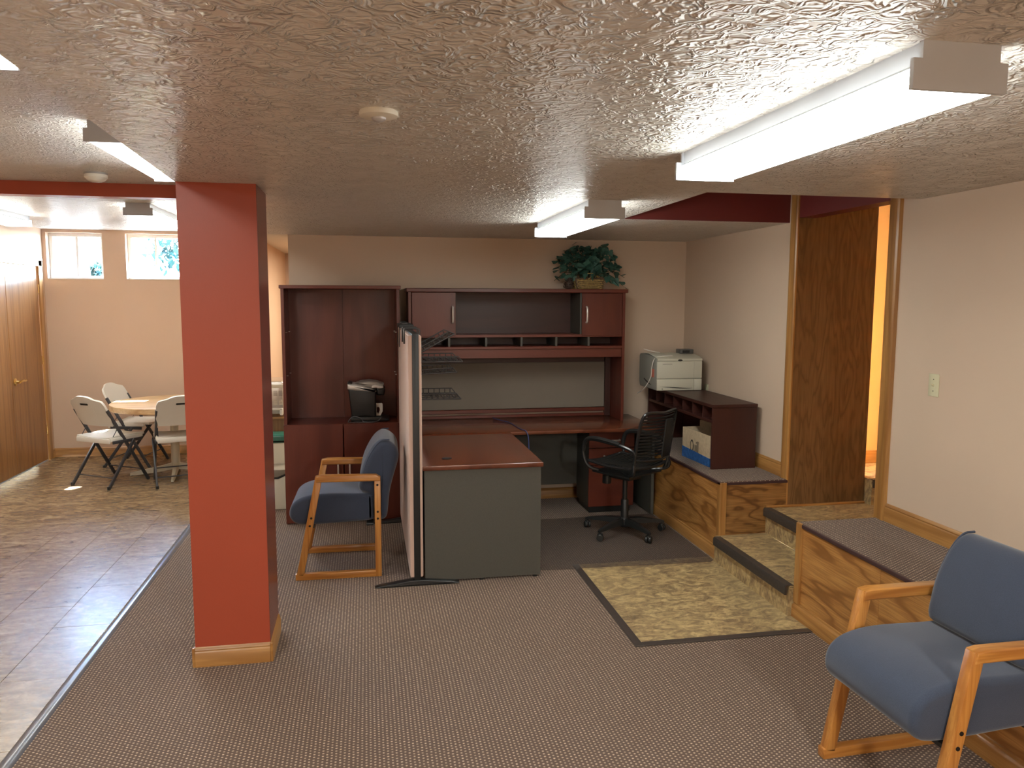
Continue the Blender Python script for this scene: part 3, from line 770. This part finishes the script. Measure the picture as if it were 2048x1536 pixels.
obj('lumbar_pad', slab(NB(), [(-.045, .65), (.045, .65), (.045, .93), (-.045, .93)], -.365, -.352, .004, lambda a, b, q: (a, q-(b-.65)*.12, b)), CORDM, t, False)
for s in (-1, 1):
    a = T_('armrest', [(s*.236, -.266, .665), (s*.25, -.245, .695), (s*.268, -.17, .720), (s*.275, -.04, .735), (s*.275, .10, .742), (s*.272, .185, .728), (s*.270, .228, .675), (s*.268, .228, .61), (s*.258, .210, .552), (s*.235, .18, .515), (s*.19, .13, .495)], .013)
    T_('arm_pad', [(s*.272, -.14, .733), (s*.275, -.03, .746), (s*.276, .09, .752), (s*.273, .178, .738), (s*.272, .216, .70), (s*.270, .230, .64)], .0165, BLACK, par=a)
    T_('lower_stay', [(s*.232, -.25, .60), (s*.245, -.262, .545), (s*.235, -.235, .51), (s*.19, -.15, .492), (s*.13, -.06, .487)], .0115)
obj('seat_plate', slab(NB(), [(-.20, -.19), (.20, -.19), (.19, .17), (-.19, .17)], .476, .490, .004, lambda a, b, q: (a, b, q), 2), BLACK, t, False)
obj('tilt_mechanism', box(NB(), -.075, .075, -.10, .13, .425, .476, .012, 2), BLACK, t, False)
obj('tension_knob', lathe(NB(), [(0, 0), (.034, 0), (.036, .01), (.034, .065), (0, .07)], (-.06, .13, .375), 16), BLACK, t, False)
T_('height_lever', [(.05, .02, .45), (.16, .03, .445), (.23, .03, .44)], .006)
obj('gas_column', lathe(NB(), [(0, .06), (.030, .06), (.030, .255), (.0265, .26), (.0265, .262), (.019, .264), (.019, .43), (0, .43)], n=20), BLACK, t, False)
obj('hub', lathe(NB(), [(0, .05), (.038, .05), (.046, .075), (.046, .110), (.034, .122), (0, .122)], n=24), BLACK, t, False)
for i in range(5):
    a = radians(143-33+72*i); u = Vector((cos(a), sin(a), 0)); n_ = Vector((-sin(a), cos(a), 0))
    bm = NB(); rings = []
    for d, zt, zb, hw in ((.03, .115, .068, .026), (.12, .115, .072, .022), (.22, .100, .072, .018), (.300, .086, .066, .015), (.318, .078, .066, .012)):
        rings.append([bm.verts.new(u*d+n_*k*hw*(1 if z == 'b' else .75)+Vector((0, 0, zt if z == 't' else zb))) for k, z in ((-1, 'b'), (1, 'b'), (1, 't'), (-1, 't'))])
    for A, Bq in zip(rings, rings[1:]):
        for k in range(4): bm.faces.new((A[k], A[(k+1) % 4], Bq[(k+1) % 4], Bq[k]))
    bm.faces.new(rings[0]); bm.faces.new(rings[-1])
    lg = obj('base_leg', bm, BLACK, t, False, smooth=50)
    c = u*.302
    bm = NB(); mm = Matrix.Rotation(a+.6, 3, 'Z') @ RY
    for k in (-1, 1):
        o_ = Matrix.Rotation(a+.6, 3, 'Z') @ Vector((k*.013, 0, 0))
        lathe(bm, [(0, -.010), (.022, -.010), (.0255, -.006), (.0255, .006), (.022, .010), (0, .010)], c+o_+Vector((0, 0, .0255)), 16, mm)
    lathe(bm, [(0, .028), (.009, .028), (.009, .07), (0, .07)], c, 10)
    lathe(bm, [(0, .044), (.020, .044), (.018, .056), (0, .058)], c, 12)
    obj('caster', bm, BLACK, lg, False)

# ------------------------------------------------------------------ ledge organizer, box, printer
OX0, OX1, OY0, OY1, OZ = 2.468, 2.815, 5.175, 6.50, .553
t = thing('desktop_organizer', 'low dark cherry organizer with pigeonholes standing on the carpeted ledge', 'organizer', (2.64, 5.85, OZ))
dc = dark_cherry('z'); dy = dark_cherry('y')
B('side_panel', dc, t, OX0, OX1, OY0, OY0+.022, OZ, 1.008, .002)
B('side_panel', dc, t, OX0, OX1, OY1-.022, OY1, OZ, 1.008, .002)
B('top', dy, t, OX0-.008, OX1+.004, OY0-.006, OY1+.006, 1.008, 1.032, .003)
B('shelf', dy, t, OX0+.004, OX1, OY0+.022, OY1-.022, .893, .915, .002)
B('back_panel', dy, t, OX1-.012, OX1, OY0+.022, OY1-.022, OZ, .893, 0)
B('back_panel', dy, t, OX1-.012, OX1, OY0+.022, OY1-.022, .915, 1.008, 0)
for i in range(1, 7):
    y = OY0+(OY1-OY0)*i/7
    B('divider', dc, t, OX0+.006, OX1-.012, y-.006, y+.006, .915, 1.008, .001)

t = thing('cardboard_box', 'open cardboard box with a blue base band inside the dark organizer', 'box', (2.62, 5.48, OZ), radians(3))
bx, by, bz = .145, .225, .235
for nm, a in (('front_side', (-bx, -bx+.004, -by, by, 0, bz)), ('back_side', (bx-.004, bx, -by, by, 0, bz)), ('end_side', (-bx+.004, bx-.004, -by, -by+.004, 0, bz-.02)), ('end_side', (-bx+.004, bx-.004, by-.004, by, 0, bz)), ('bottom', (-bx+.004, bx-.004, -by+.004, by-.004, 0, .004))):
    B(nm, KRAFT, t, *a, .0005, False)
bm = NB(); vs2 = [(-bx-.002, -by-.002, .001), (-bx-.002, by+.002, .001), (-bx-.002, by+.002, .085), (-bx-.002, -by-.002, .065)]
A = [bm.verts.new(p) for p in vs2]; A2 = [bm.verts.new((p[0]+.0015, p[1], p[2])) for p in vs2]
bm.faces.new(A); bm.faces.new(A2[::-1])
for k in range(4): bm.faces.new((A[k], A[(k+1) % 4], A2[(k+1) % 4], A2[k]))
box(bm, -bx-.002, -bx+.09, -by-.002, -by-.0005, .001, .065)
obj('blue_band', bm, BLUEB, t, False, label='blue printed band')
fc = bpy.data.curves.new('lettering', 'FONT'); fc.body = 'Quill'; fc.size = .135; fc.extrude = .0006; fc.align_x = 'LEFT'; fc.materials.append(BLACK)
ft = bpy.data.objects.new('lettering_curve', fc); fm = bpy.data.meshes.new_from_object(ft); bpy.data.objects.remove(ft)
fo = bpy.data.objects.new('lettering', fm); COL.objects.link(fo); fo.parent = t; fo['label'] = 'black printed lettering'
fo.matrix_local = Matrix(((0, 0, -1, -bx-.0006), (-.52, 0, 0, .092), (0, 1, 0, .066), (0, 0, 0, 1)))
B('flap', KRAFT, t, .0, .12, by-.006, by-.003, bz, bz+.05, .0005, False)
tag(obj('paper_bundle', slab(NB(), [(2.55, 5.30), (2.66, 5.29), (2.68, 5.34), (2.60, 5.37), (2.54, 5.345)], .70, .80, .02, lambda a, b, q: (a, b, q)), plain('paper_white', (.62, .64, .66), .7)), 'white crumpled paper bundle in the cardboard box', 'paper')
bm = NB(); box(bm, -.10, .10, -.009, .009, 0, .26, .002, 1, Matrix.Translation((2.66, 5.42, .558)) @ Matrix.Rotation(.25, 4, 'X'))
tag(obj('binder', bm, BLACK), 'black binder leaning in the cardboard box', 'binder')

t = thing('printer', 'putty-grey laser printer standing on the dark organizer by the wall', 'printer', (2.575, 6.26, 1.032))
PX0, PX1, PYF, PYB, PZ = 2.370, 2.775, 6.045, 6.475, 1.032
obj('body', slab(NB(), [(PYF+.012, PZ+.004), (PYB-.03, PZ+.004), (PYB, PZ+.05), (PYB, PZ+.27), (PYB-.02, PZ+.292), (PYF+.19, PZ+.300), (PYF+.012, PZ+.268)], PX0, PX1, .014, lambda a, b, q: (q, a, b), 3), PGREY, t)
obj('top_cover', slab(NB(), [(PYF+.002, PZ+.252), (PYF+.002, PZ+.270), (PYF+.05, PZ+.284), (PYF+.20, PZ+.304), (PYF+.33, PZ+.300), (PYF+.33, PZ+.294), (PYF+.19, PZ+.296), (PYF+.03, PZ+.262)], PX0+.004, PX1-.002, .004, lambda a, b, q: (q, a, b), 2), PRNT, t)
B('front_door', PRNT, t, PX0+.003, PX1-.003, PYF, PYF+.016, PZ+.104, PZ+.250, .005, seg=2)
B('paper_tray', PRNT, t, PX0+.003, PX1-.075, PYF-.002, PYF+.016, PZ+.004, PZ+.100, .004, seg=2)
B('tray_side', PRNT, t, PX1-.073, PX1-.003, PYF, PYF+.016, PZ+.004, PZ+.100, .004, seg=2)
bm = NB(); box(bm, PX1-.0770, PX1-.0755, PYF-.0008, PYF+.004, PZ+.108, PZ+.246); obj('seam', bm, PGREY, t)
bm = NB()
up_e = [(PX0+.03+i*.029, PZ+.036-.014*(1-cos(pi*i/10))/2+.001) for i in range(11)]; lo_e = [(a, b-.0065*sin(pi*i/10)-.001) for i, (a, b) in enumerate(up_e)]
slab(bm, up_e+lo_e[::-1], PYF-.0028, PYF-.0015); obj('finger_groove', bm, DARK, t)
B('lock', BLACK, t, PX0+.046, PX0+.054, PYF-.003, PYF, PZ+.014, PZ+.022, .001)
obj('badge', lathe(NB(), [(0, 0), (.016, 0), (.015, .003), (0, .003)], (PX0+.205, PYF+.001, PZ+.257), 20, Matrix.Diagonal((1.3, 1, .55)) @ RX), BLACK, t, label='dark oval badge')
B('model_marking', plain('marking_grey', (.13, .13, .12), .6), t, PX0+.050, PX0+.135, PYF-.0012, PYF, PZ+.224, PZ+.2275, 0, label='thin illegible dark marking')
B('sticker', PINK, t, PX0-.0012, PX0+.0005, PYF+.06, PYF+.115, PZ+.110, PZ+.180, 0, label='pink sticker')
bm = NB(); box(bm, PX1-.135, PX1-.012, PYF+.16, PYF+.26, PZ+.300, PZ+.338, .006, 2); o_ = obj('control_panel', bm, plain('panel_grey', (.09, .09, .085), .4), t)
B('display', BLACK, o_, PX1-.115, PX1-.05, PYF+.158, PYF+.161, PZ+.308, PZ+.330, 0)
obj('side_vent', slab(NB(), [(PYF+.12, PZ+.040), (PYF+.30, PZ+.085), (PYF+.30, PZ+.075), (PYF+.20, PZ+.045)], PX0-.0012, PX0+.002, 0, lambda a, b, q: (q, a, b)), DARK, t)
bm = NB(); tube(bm, [(PX0+.10, PYF+.20, PZ+.310), (PX0+.05, PYF+.18, PZ+.318), (PX0-.03, PYF+.24, PZ+.338)], .004, 6, sm=4)
tube(bm, [(PX0+.16, PYF+.06, PZ+.292), (PX0+.06, PYF+.055, PZ+.288), (PX0, PYF+.055, PZ+.272), (PX0-.022, PYF+.06, PZ+.20), (PX0-.020, PYF+.08, PZ+.12), (PX0-.036, PYF+.12, PZ+.05), (PX0-.062, PYF+.16, PZ-.005), (PX0-.055, PYF+.3, PZ-.05)], .004, 6, sm=5)
tag(obj('white_cable', bm, WCAB), 'white cable draped over the printer and down its side', 'cable')

def plate(name, label, y, z, cat, toggle):
    t = thing(name, label, cat, (XW, y, z))
    obj('cover_plate', slab(NB(), [(-.036, -.058), (.036, -.058), (.036, .058), (-.036, .058)], -.006, -.0002, .003, lambda a, b, q: (q, a, b), 2), IVORY, t, False)
    if toggle:
        obj('toggle', bar(NB(), (-.004, 0, -.004), (-.016, 0, .006), .009, .008, (0, 1, 0), .001), IVORY, t, False)
        obj('screw', lathe(NB(), [(0, 0), (.003, 0), (.003, .001), (0, .001)], (-.006, 0, .030), 8, -1*RY), BOLT, t, False); obj('screw', lathe(NB(), [(0, 0), (.003, 0), (.003, .001), (0, .001)], (-.006, 0, -.030), 8, -1*RY), BOLT, t, False)
    else:
        for zz in (-.02, .02): obj('socket', slab(NB(), [(-.015, zz-.012), (.015, zz-.012), (.015, zz+.012), (-.015, zz+.012)], -.008, -.005, .001, lambda a, b, q: (q, a, b), 2), IVORY, t, False)
    return t
plate('light_switch', 'ivory toggle light switch on the beige wall past the stair opening', 3.455, 1.356, 'light switch', True)
plate('wall_outlet', 'ivory wall outlet peeking out beside the printer', 6.135, 1.018, 'outlet', False)

# ------------------------------------------------------------------ ivy in a basket and pine cone
HT = 1.880
t = thing('potted_ivy', 'dark green silk ivy in a wicker basket on top of the hutch', 'plant', (1.88, 6.45, HT))
bk = obj('basket', slab(NB(), [(-.118, 0), (.118, 0), (.132, .095), (-.132, .095)], -.07, .07, .012, lambda a, b, q: (a, q, b)), WICKD, t, False)
for i in range(6):
    z = .010+i*.0165; hx = .122+z*.13; hy = .072
    bm = NB(); pts = []
    for k in range(64):
        a = 2*pi*k/64; c_, s_ = cos(a), sin(a); w_ = .0035*(1 if (k//2+i) % 2 else -1)
        pts.append(((hx+w_)*math.copysign(abs(c_)**.35, c_), (hy+w_)*math.copysign(abs(s_)**.35, s_), z+.0012*sin(k*.8)))
    tube(bm, pts, .0058, 5, True); obj('weave_band', bm, WICK if i < 5 else WICKD, bk, False)
bm = NB(); tube(bm, [(-.06, -.078, .10), (-.03, -.09, .128), (.02, -.09, .132), (.05, -.078, .10)], .004, 6, sm=5); tube(bm, [(-.02, -.084, .085), (.03, -.09, .118), (.075, -.08, .10)], .004, 6, sm=5); obj('twig_handle', bm, WICK, bk, False)
rnd = random.Random(11)
bm = NB()
stems = []
for i in range(34):
    a = rnd.uniform(0, 2*pi); e = rnd.uniform(-.1, 1.5); R0 = rnd.uniform(.7, 1.0)
    tip = Vector((cos(a)*cos(e)*.30*R0, sin(a)*cos(e)*.13*R0, .125+sin(e)*.25*R0))
    mid = tip*.55+Vector((0, 0, .07))
    stems.append((Vector((cos(a)*.05, sin(a)*.03, .08)), mid, tip)); tube(bm, [stems[-1][0], mid, tip], .0022, 5, sm=4)
for tip in ((.29, -.08, .03), (.31, -.06, .10), (-.31, -.05, .07), (-.27, -.07, .10), (.25, -.10, .05)):
    tip = Vector(tip); stems.append((Vector((.03, 0, .08)), tip*.6+Vector((0, 0, .10)), tip)); tube(bm, [stems[-1][0], stems[-1][1], tip], .0022, 5, sm=4)
obj('stems', bm, plain('stem_green', (.03, .05, .025), .7), t, False)
bm = NB(); half = [(0, 0), (.30, .02), (.48, .20), (.42, .36), (.30, .48), (.20, .72), (0, 1.0)]
ctr = [(0, y, 0) for _, y in half]
cv = [bm.verts.new((0, y, -.10*y*y)) for _, y in half]
for s in (-1, 1):
    ev = [bm.verts.new((s*x, y, .12*abs(x)-.12*y*y)) if x else cv[i] for i, (x, y) in enumerate(half)]
    for i in range(len(half)-1):
        f = [cv[i], ev[i], ev[i+1], cv[i+1]]; f2 = []
        [f2.append(v) for v in f if v not in f2]
        if len(f2) > 2: bm.faces.new(f2)
lf0 = obj('leaf', bm, LEAFM, t, False)
first = True
for i in range(298):
    if i < 190:
        u = Vector((rnd.gauss(0, 1), rnd.gauss(0, 1)-.6, rnd.gauss(0, 1)+.25)).normalized()*rnd.uniform(.72, 1.0)
        p = Vector((u.x*.30, u.y*.15, .215+u.z*.185))
    else:
        a_, m_, b_ = stems[i % len(stems)]; q = .45+.55*rnd.random()**.7
        p = a_.lerp(m_, min(1, q*2)) if q < .5 else m_.lerp(b_, q*2-1)
        p = p+Vector((rnd.gauss(0, .022), rnd.gauss(0, .018), rnd.gauss(0, .018)))
    p.x = max(-.33, min(.32, p.x)); p.z = max(.02, min(.385, p.z)); p.y = max(-.17, min(.14, p.y))
    if abs(p.x) < .13 and p.z < .10 and p.y < .0: p.z += .09
    sc = rnd.uniform(.050, .082); r = (rnd.uniform(-1.5, .6), rnd.uniform(-.6, .6), rnd.uniform(0, 6.28))
    if first: lf0.location = p; lf0.rotation_euler = r; lf0.scale = (sc,)*3; first = False
    else: shared('leaf', lf0, t, p, r, (sc,)*3)

t = thing('pine_cone', 'dark brown pine cone standing beside the ivy basket', 'pine cone', (1.700, 6.40, HT))
obj('core', lathe(NB(), [(0, 0), (.030, .004), (.036, .03), (.030, .07), (.016, .11), (0, .128)], n=12), BARK, t, False)
bm = NB()
for i in range(70):
    z = .012+i*.0016; a = i*2.4; r = .040*(1-(z/.135)**1.6)+.006
    c = Vector((cos(a)*r, sin(a)*r, z)); d = Vector((cos(a), sin(a), .5)).normalized(); n_ = Vector((-sin(a), cos(a), 0))
    vs_ = [bm.verts.new(p) for p in (c-d*.012, c+n_*.009, c+d*.014, c-n_*.009, c+Vector((0, 0, .005)))]
    for k in range(4): bm.faces.new((vs_[k], vs_[(k+1) % 4], vs_[4]))
obj('scales', bm, plain('cone_scale', (.11, .07, .05), .7, grain=.5, gscale=80), t, False, smooth=False)

# ------------------------------------------------------------------ nook items behind the column
t = thing('side_cabinet', 'wood-grained base cabinet under the toaster oven behind the column', 'cabinet', (-.68, 7.4, 0))
B('body', wood('cabinet_wood', 'z', [(.14, .065, .02), (.23, .12, .04), (.30, .17, .06)], rings=4, across=12, along=.6), t, -.905, -.42, 7.20, 7.75, 0, .70, .002)
B('counter', wood('cabinet_wood_top', 'x', [(.14, .065, .02), (.23, .12, .04), (.30, .17, .06)], rings=4, across=12, along=.6), t, -.91, -.41, 7.18, 7.76, .70, .722, .003)
t = thing('toaster_oven', 'cream toaster oven with vent slots on the wood cabinet', 'toaster oven', (-.72, 7.4, .722))
obj('body', slab(NB(), [(-.90, .745), (-.752, .745), (-.752, 1.03), (-.77, 1.045), (-.90, 1.045)], 7.22, 7.62, .012), STEEL, t)
B('front_strip', CREAM, t, -.90, -.750, 7.214, 7.222, .985, 1.015, .003)
for row, zz in enumerate((.935, .85)):
    for i in range(5):
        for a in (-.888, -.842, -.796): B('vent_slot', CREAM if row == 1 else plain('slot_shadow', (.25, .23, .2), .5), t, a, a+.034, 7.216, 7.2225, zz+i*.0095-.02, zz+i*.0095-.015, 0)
bm = NB(); box(bm, -.90, -.765, 7.20, 7.222, .780, .800, .006, 2); box(bm, -.790, -.760, 7.20, 7.222, .735, .800, .006, 2); obj('foot_bracket', bm, WHITEP, t)
t = thing('waste_bin', 'cream waste bin with a grey top in front of the green-lidded bin', 'waste bin', (-.80, 6.80, 0))
obj('body', slab(NB(), [(-.955, 0), (-.672, 0), (-.655, .30), (-.70, .30), (-.76, .275), (-.965, .275)], 6.665, 6.93, .012), CREAM, t)
obj('lid', slab(NB(), [(-.965, .280), (-.762, .280), (-.70, .306), (-.655, .306), (-.66, .345), (-.95, .345)], 6.675, 6.93, .008), plain('taupe_lid', (.25, .21, .155), .5), t)
obj('lid_seam', slab(NB(), [(-.965, .268), (-.758, .268), (-.70, .294), (-.655, .294), (-.655, .302), (-.703, .302), (-.764, .278), (-.965, .278)], 6.660, 6.668), DARK, t)
t = thing('recycling_bin', 'cream bin with a dark green lid in front of the wood cabinet', 'recycling bin', (-.80, 7.06, 0))
obj('body', slab(NB(), [(-.935, 0), (-.68, 0), (-.66, .525), (-.955, .525)], 6.955, 7.16, .015), CREAM, t)
obj('lid', slab(NB(), [(-.965, .527), (-.652, .527), (-.652, .548), (-.70, .598), (-.92, .598), (-.965, .548)], 6.94, 7.165, .02), GREEN, t)

# ------------------------------------------------------------------ round table and folding chairs
t = thing('round_table', 'round wood-topped pedestal table with a cream base in the far room', 'table', (-1.955, 8.30, 0))
TR = .585
obj('tabletop', lathe(NB(), [(0, .690), (TR-.004, .690), (TR, .694), (TR, .744), (TR-.004, .748), (0, .748)], n=64), TABW, t, False)
obj('pedestal', lathe(NB(), [(0, .05), (.045, .05), (.042, .12), (.038, .66), (.09, .68), (.09, .690), (0, .690)], n=24), CREAM, t, False)
for i in range(4):
    a = radians(188+90*i); u = Vector((cos(a), sin(a), 0)); n_ = Vector((-sin(a), cos(a), 0))
    bm = NB(); rings = []
    for d, zt, zb, hw in ((.02, .115, .05, .03), (.15, .085, .03, .026), (.36, .045, .008, .018), (.43, .03, .004, .012)):
        rings.append([bm.verts.new(u*d+n_*hw*k+Vector((0, 0, z))) for k, z in ((-1, zb), (1, zb), (.7, zt), (-.7, zt))])
    for A, Bq in zip(rings, rings[1:]):
        for k in range(4): bm.faces.new((A[k], A[(k+1) % 4], Bq[(k+1) % 4], Bq[k]))
    bm.faces.new(rings[0]); bm.faces.new(rings[-1]); obj('base_arm', bm, CREAM, t, False, smooth=50)
    obj('glide', lathe(NB(), [(0, 0), (.014, 0), (.014, .008), (0, .008)], u*.41, 10), BOLT, t, False)

def folding_chair():
    """local: facing +y"""
    t = thing('folding_chair', 'white plastic folding chair with a sunlit seat nearest the oak door', 'folding chair', (0, 0, 0), 0, 'white folding chairs')
    for s in (-1, 1):
        obj('front_leg', bar(NB(), (s*.222, .245, 0), (s*.213, -.185, .745), .022, .030, (1, 0, 0), .006), CHAR, t, False)
        obj('rear_leg', bar(NB(), (s*.240, -.235, 0), (s*.236, .085, .435), .020, .030, (1, 0, 0), .006), CHAR, t, False)
        obj('brace', tube(NB(), [(s*.205, -.075, .555), (s*.205, -.15, .452), (s*.205, -.02, .452)], .009, 6, True), CHAR, t, False)
        obj('side_rail', bar(NB(), (s*.226, -.15, .432), (s*.226, .18, .425), .016, .03, (1, 0, 0), .004), CHAR, t, False)
    obj('rear_rung', tube(NB(), [(-.238, -.165, .095), (.238, -.165, .095)], .006, 6), CHAR, t, False)
    obj('front_rung', tube(NB(), [(-.22, .175, .12), (.22, .175, .12)], .006, 6), CHAR, t, False)
    def seatf(u, v):
        x = (u*2-1); y = -.175+v*.415; k = 1-.10*max(0, (v-.75)/.25)**2
        return (x*.215*k, y, .462+.012*x*x-.02*max(0, v-.8)*5*max(0, v-.8)), (0, 0, 1)
    obj('seat', sheet(NB(), seatf, 10, 10, .022), WHITEP, t, False, smooth=50)
    bm = NB(); box(bm, -.216, .216, -.185, -.165, .424, .470, .006, 2); box(bm, -.222, -.208, -.17, .20, .440, .474, .005, 2); box(bm, .208, .222, -.17, .20, .440, .474, .005, 2); obj('seat_rim', bm, WHITEP, t, False)
    def backf(u, v):
        x = u*2-1; z = .585+v*.295; hw = .218*(1-max(0, (v-.62)/.38)**2.6*.42)*(1-.10*max(0, .25-v)/.25)
        y = -.105-(z-.585)*.50-.028*(1-x*x)
        if v > .85: z -= .035*abs(x)**3*(v-.85)/.15
        return (x*hw, y, z), Vector((0, .9, .42))
    bk = obj('backrest', sheet(NB(), backf, 14, 12, .020), WHITEP, t, False, smooth=50)
    def pill(y):
        return slab(NB(), [(-.05, 0), (-.043, -.010), (.043, -.010), (.05, 0), (.043, .010), (-.043, .010)], -.004, .004, 0, lambda a, b, q: (a, y+q-b*.5, .80+b*.9))
    obj('hand_slot', pill(-.252), DARK, bk, False)
    bm = NB(); box(bm, -.085, .085, -.003, .003, -.135, .025, .002, 1, Matrix.Translation((0, -.2445, .80)) @ Matrix.Rotation(.46, 4, 'X')); obj('grip_panel', bm, WHITEP, bk, False)
    for s in (-1, 1):
        obj('leg_tip', lathe(NB(), [(0, 0), (.015, 0), (.015, .03), (0, .03)], (s*.24, -.232, 0), 8), BLACK, t, False)
    return t
C1 = folding_chair(); C1.location = (-2.48, 7.98, 0); C1.rotation_euler = (0, 0, radians(57-90))
dup(C1, (-1.815, 7.905, 0), radians(109-90), 'white plastic folding chair beside the red column, back to the camera')
dup(C1, (-2.49, 8.885, 0), radians(-11-90), 'white plastic folding chair behind the round table by the far wall')
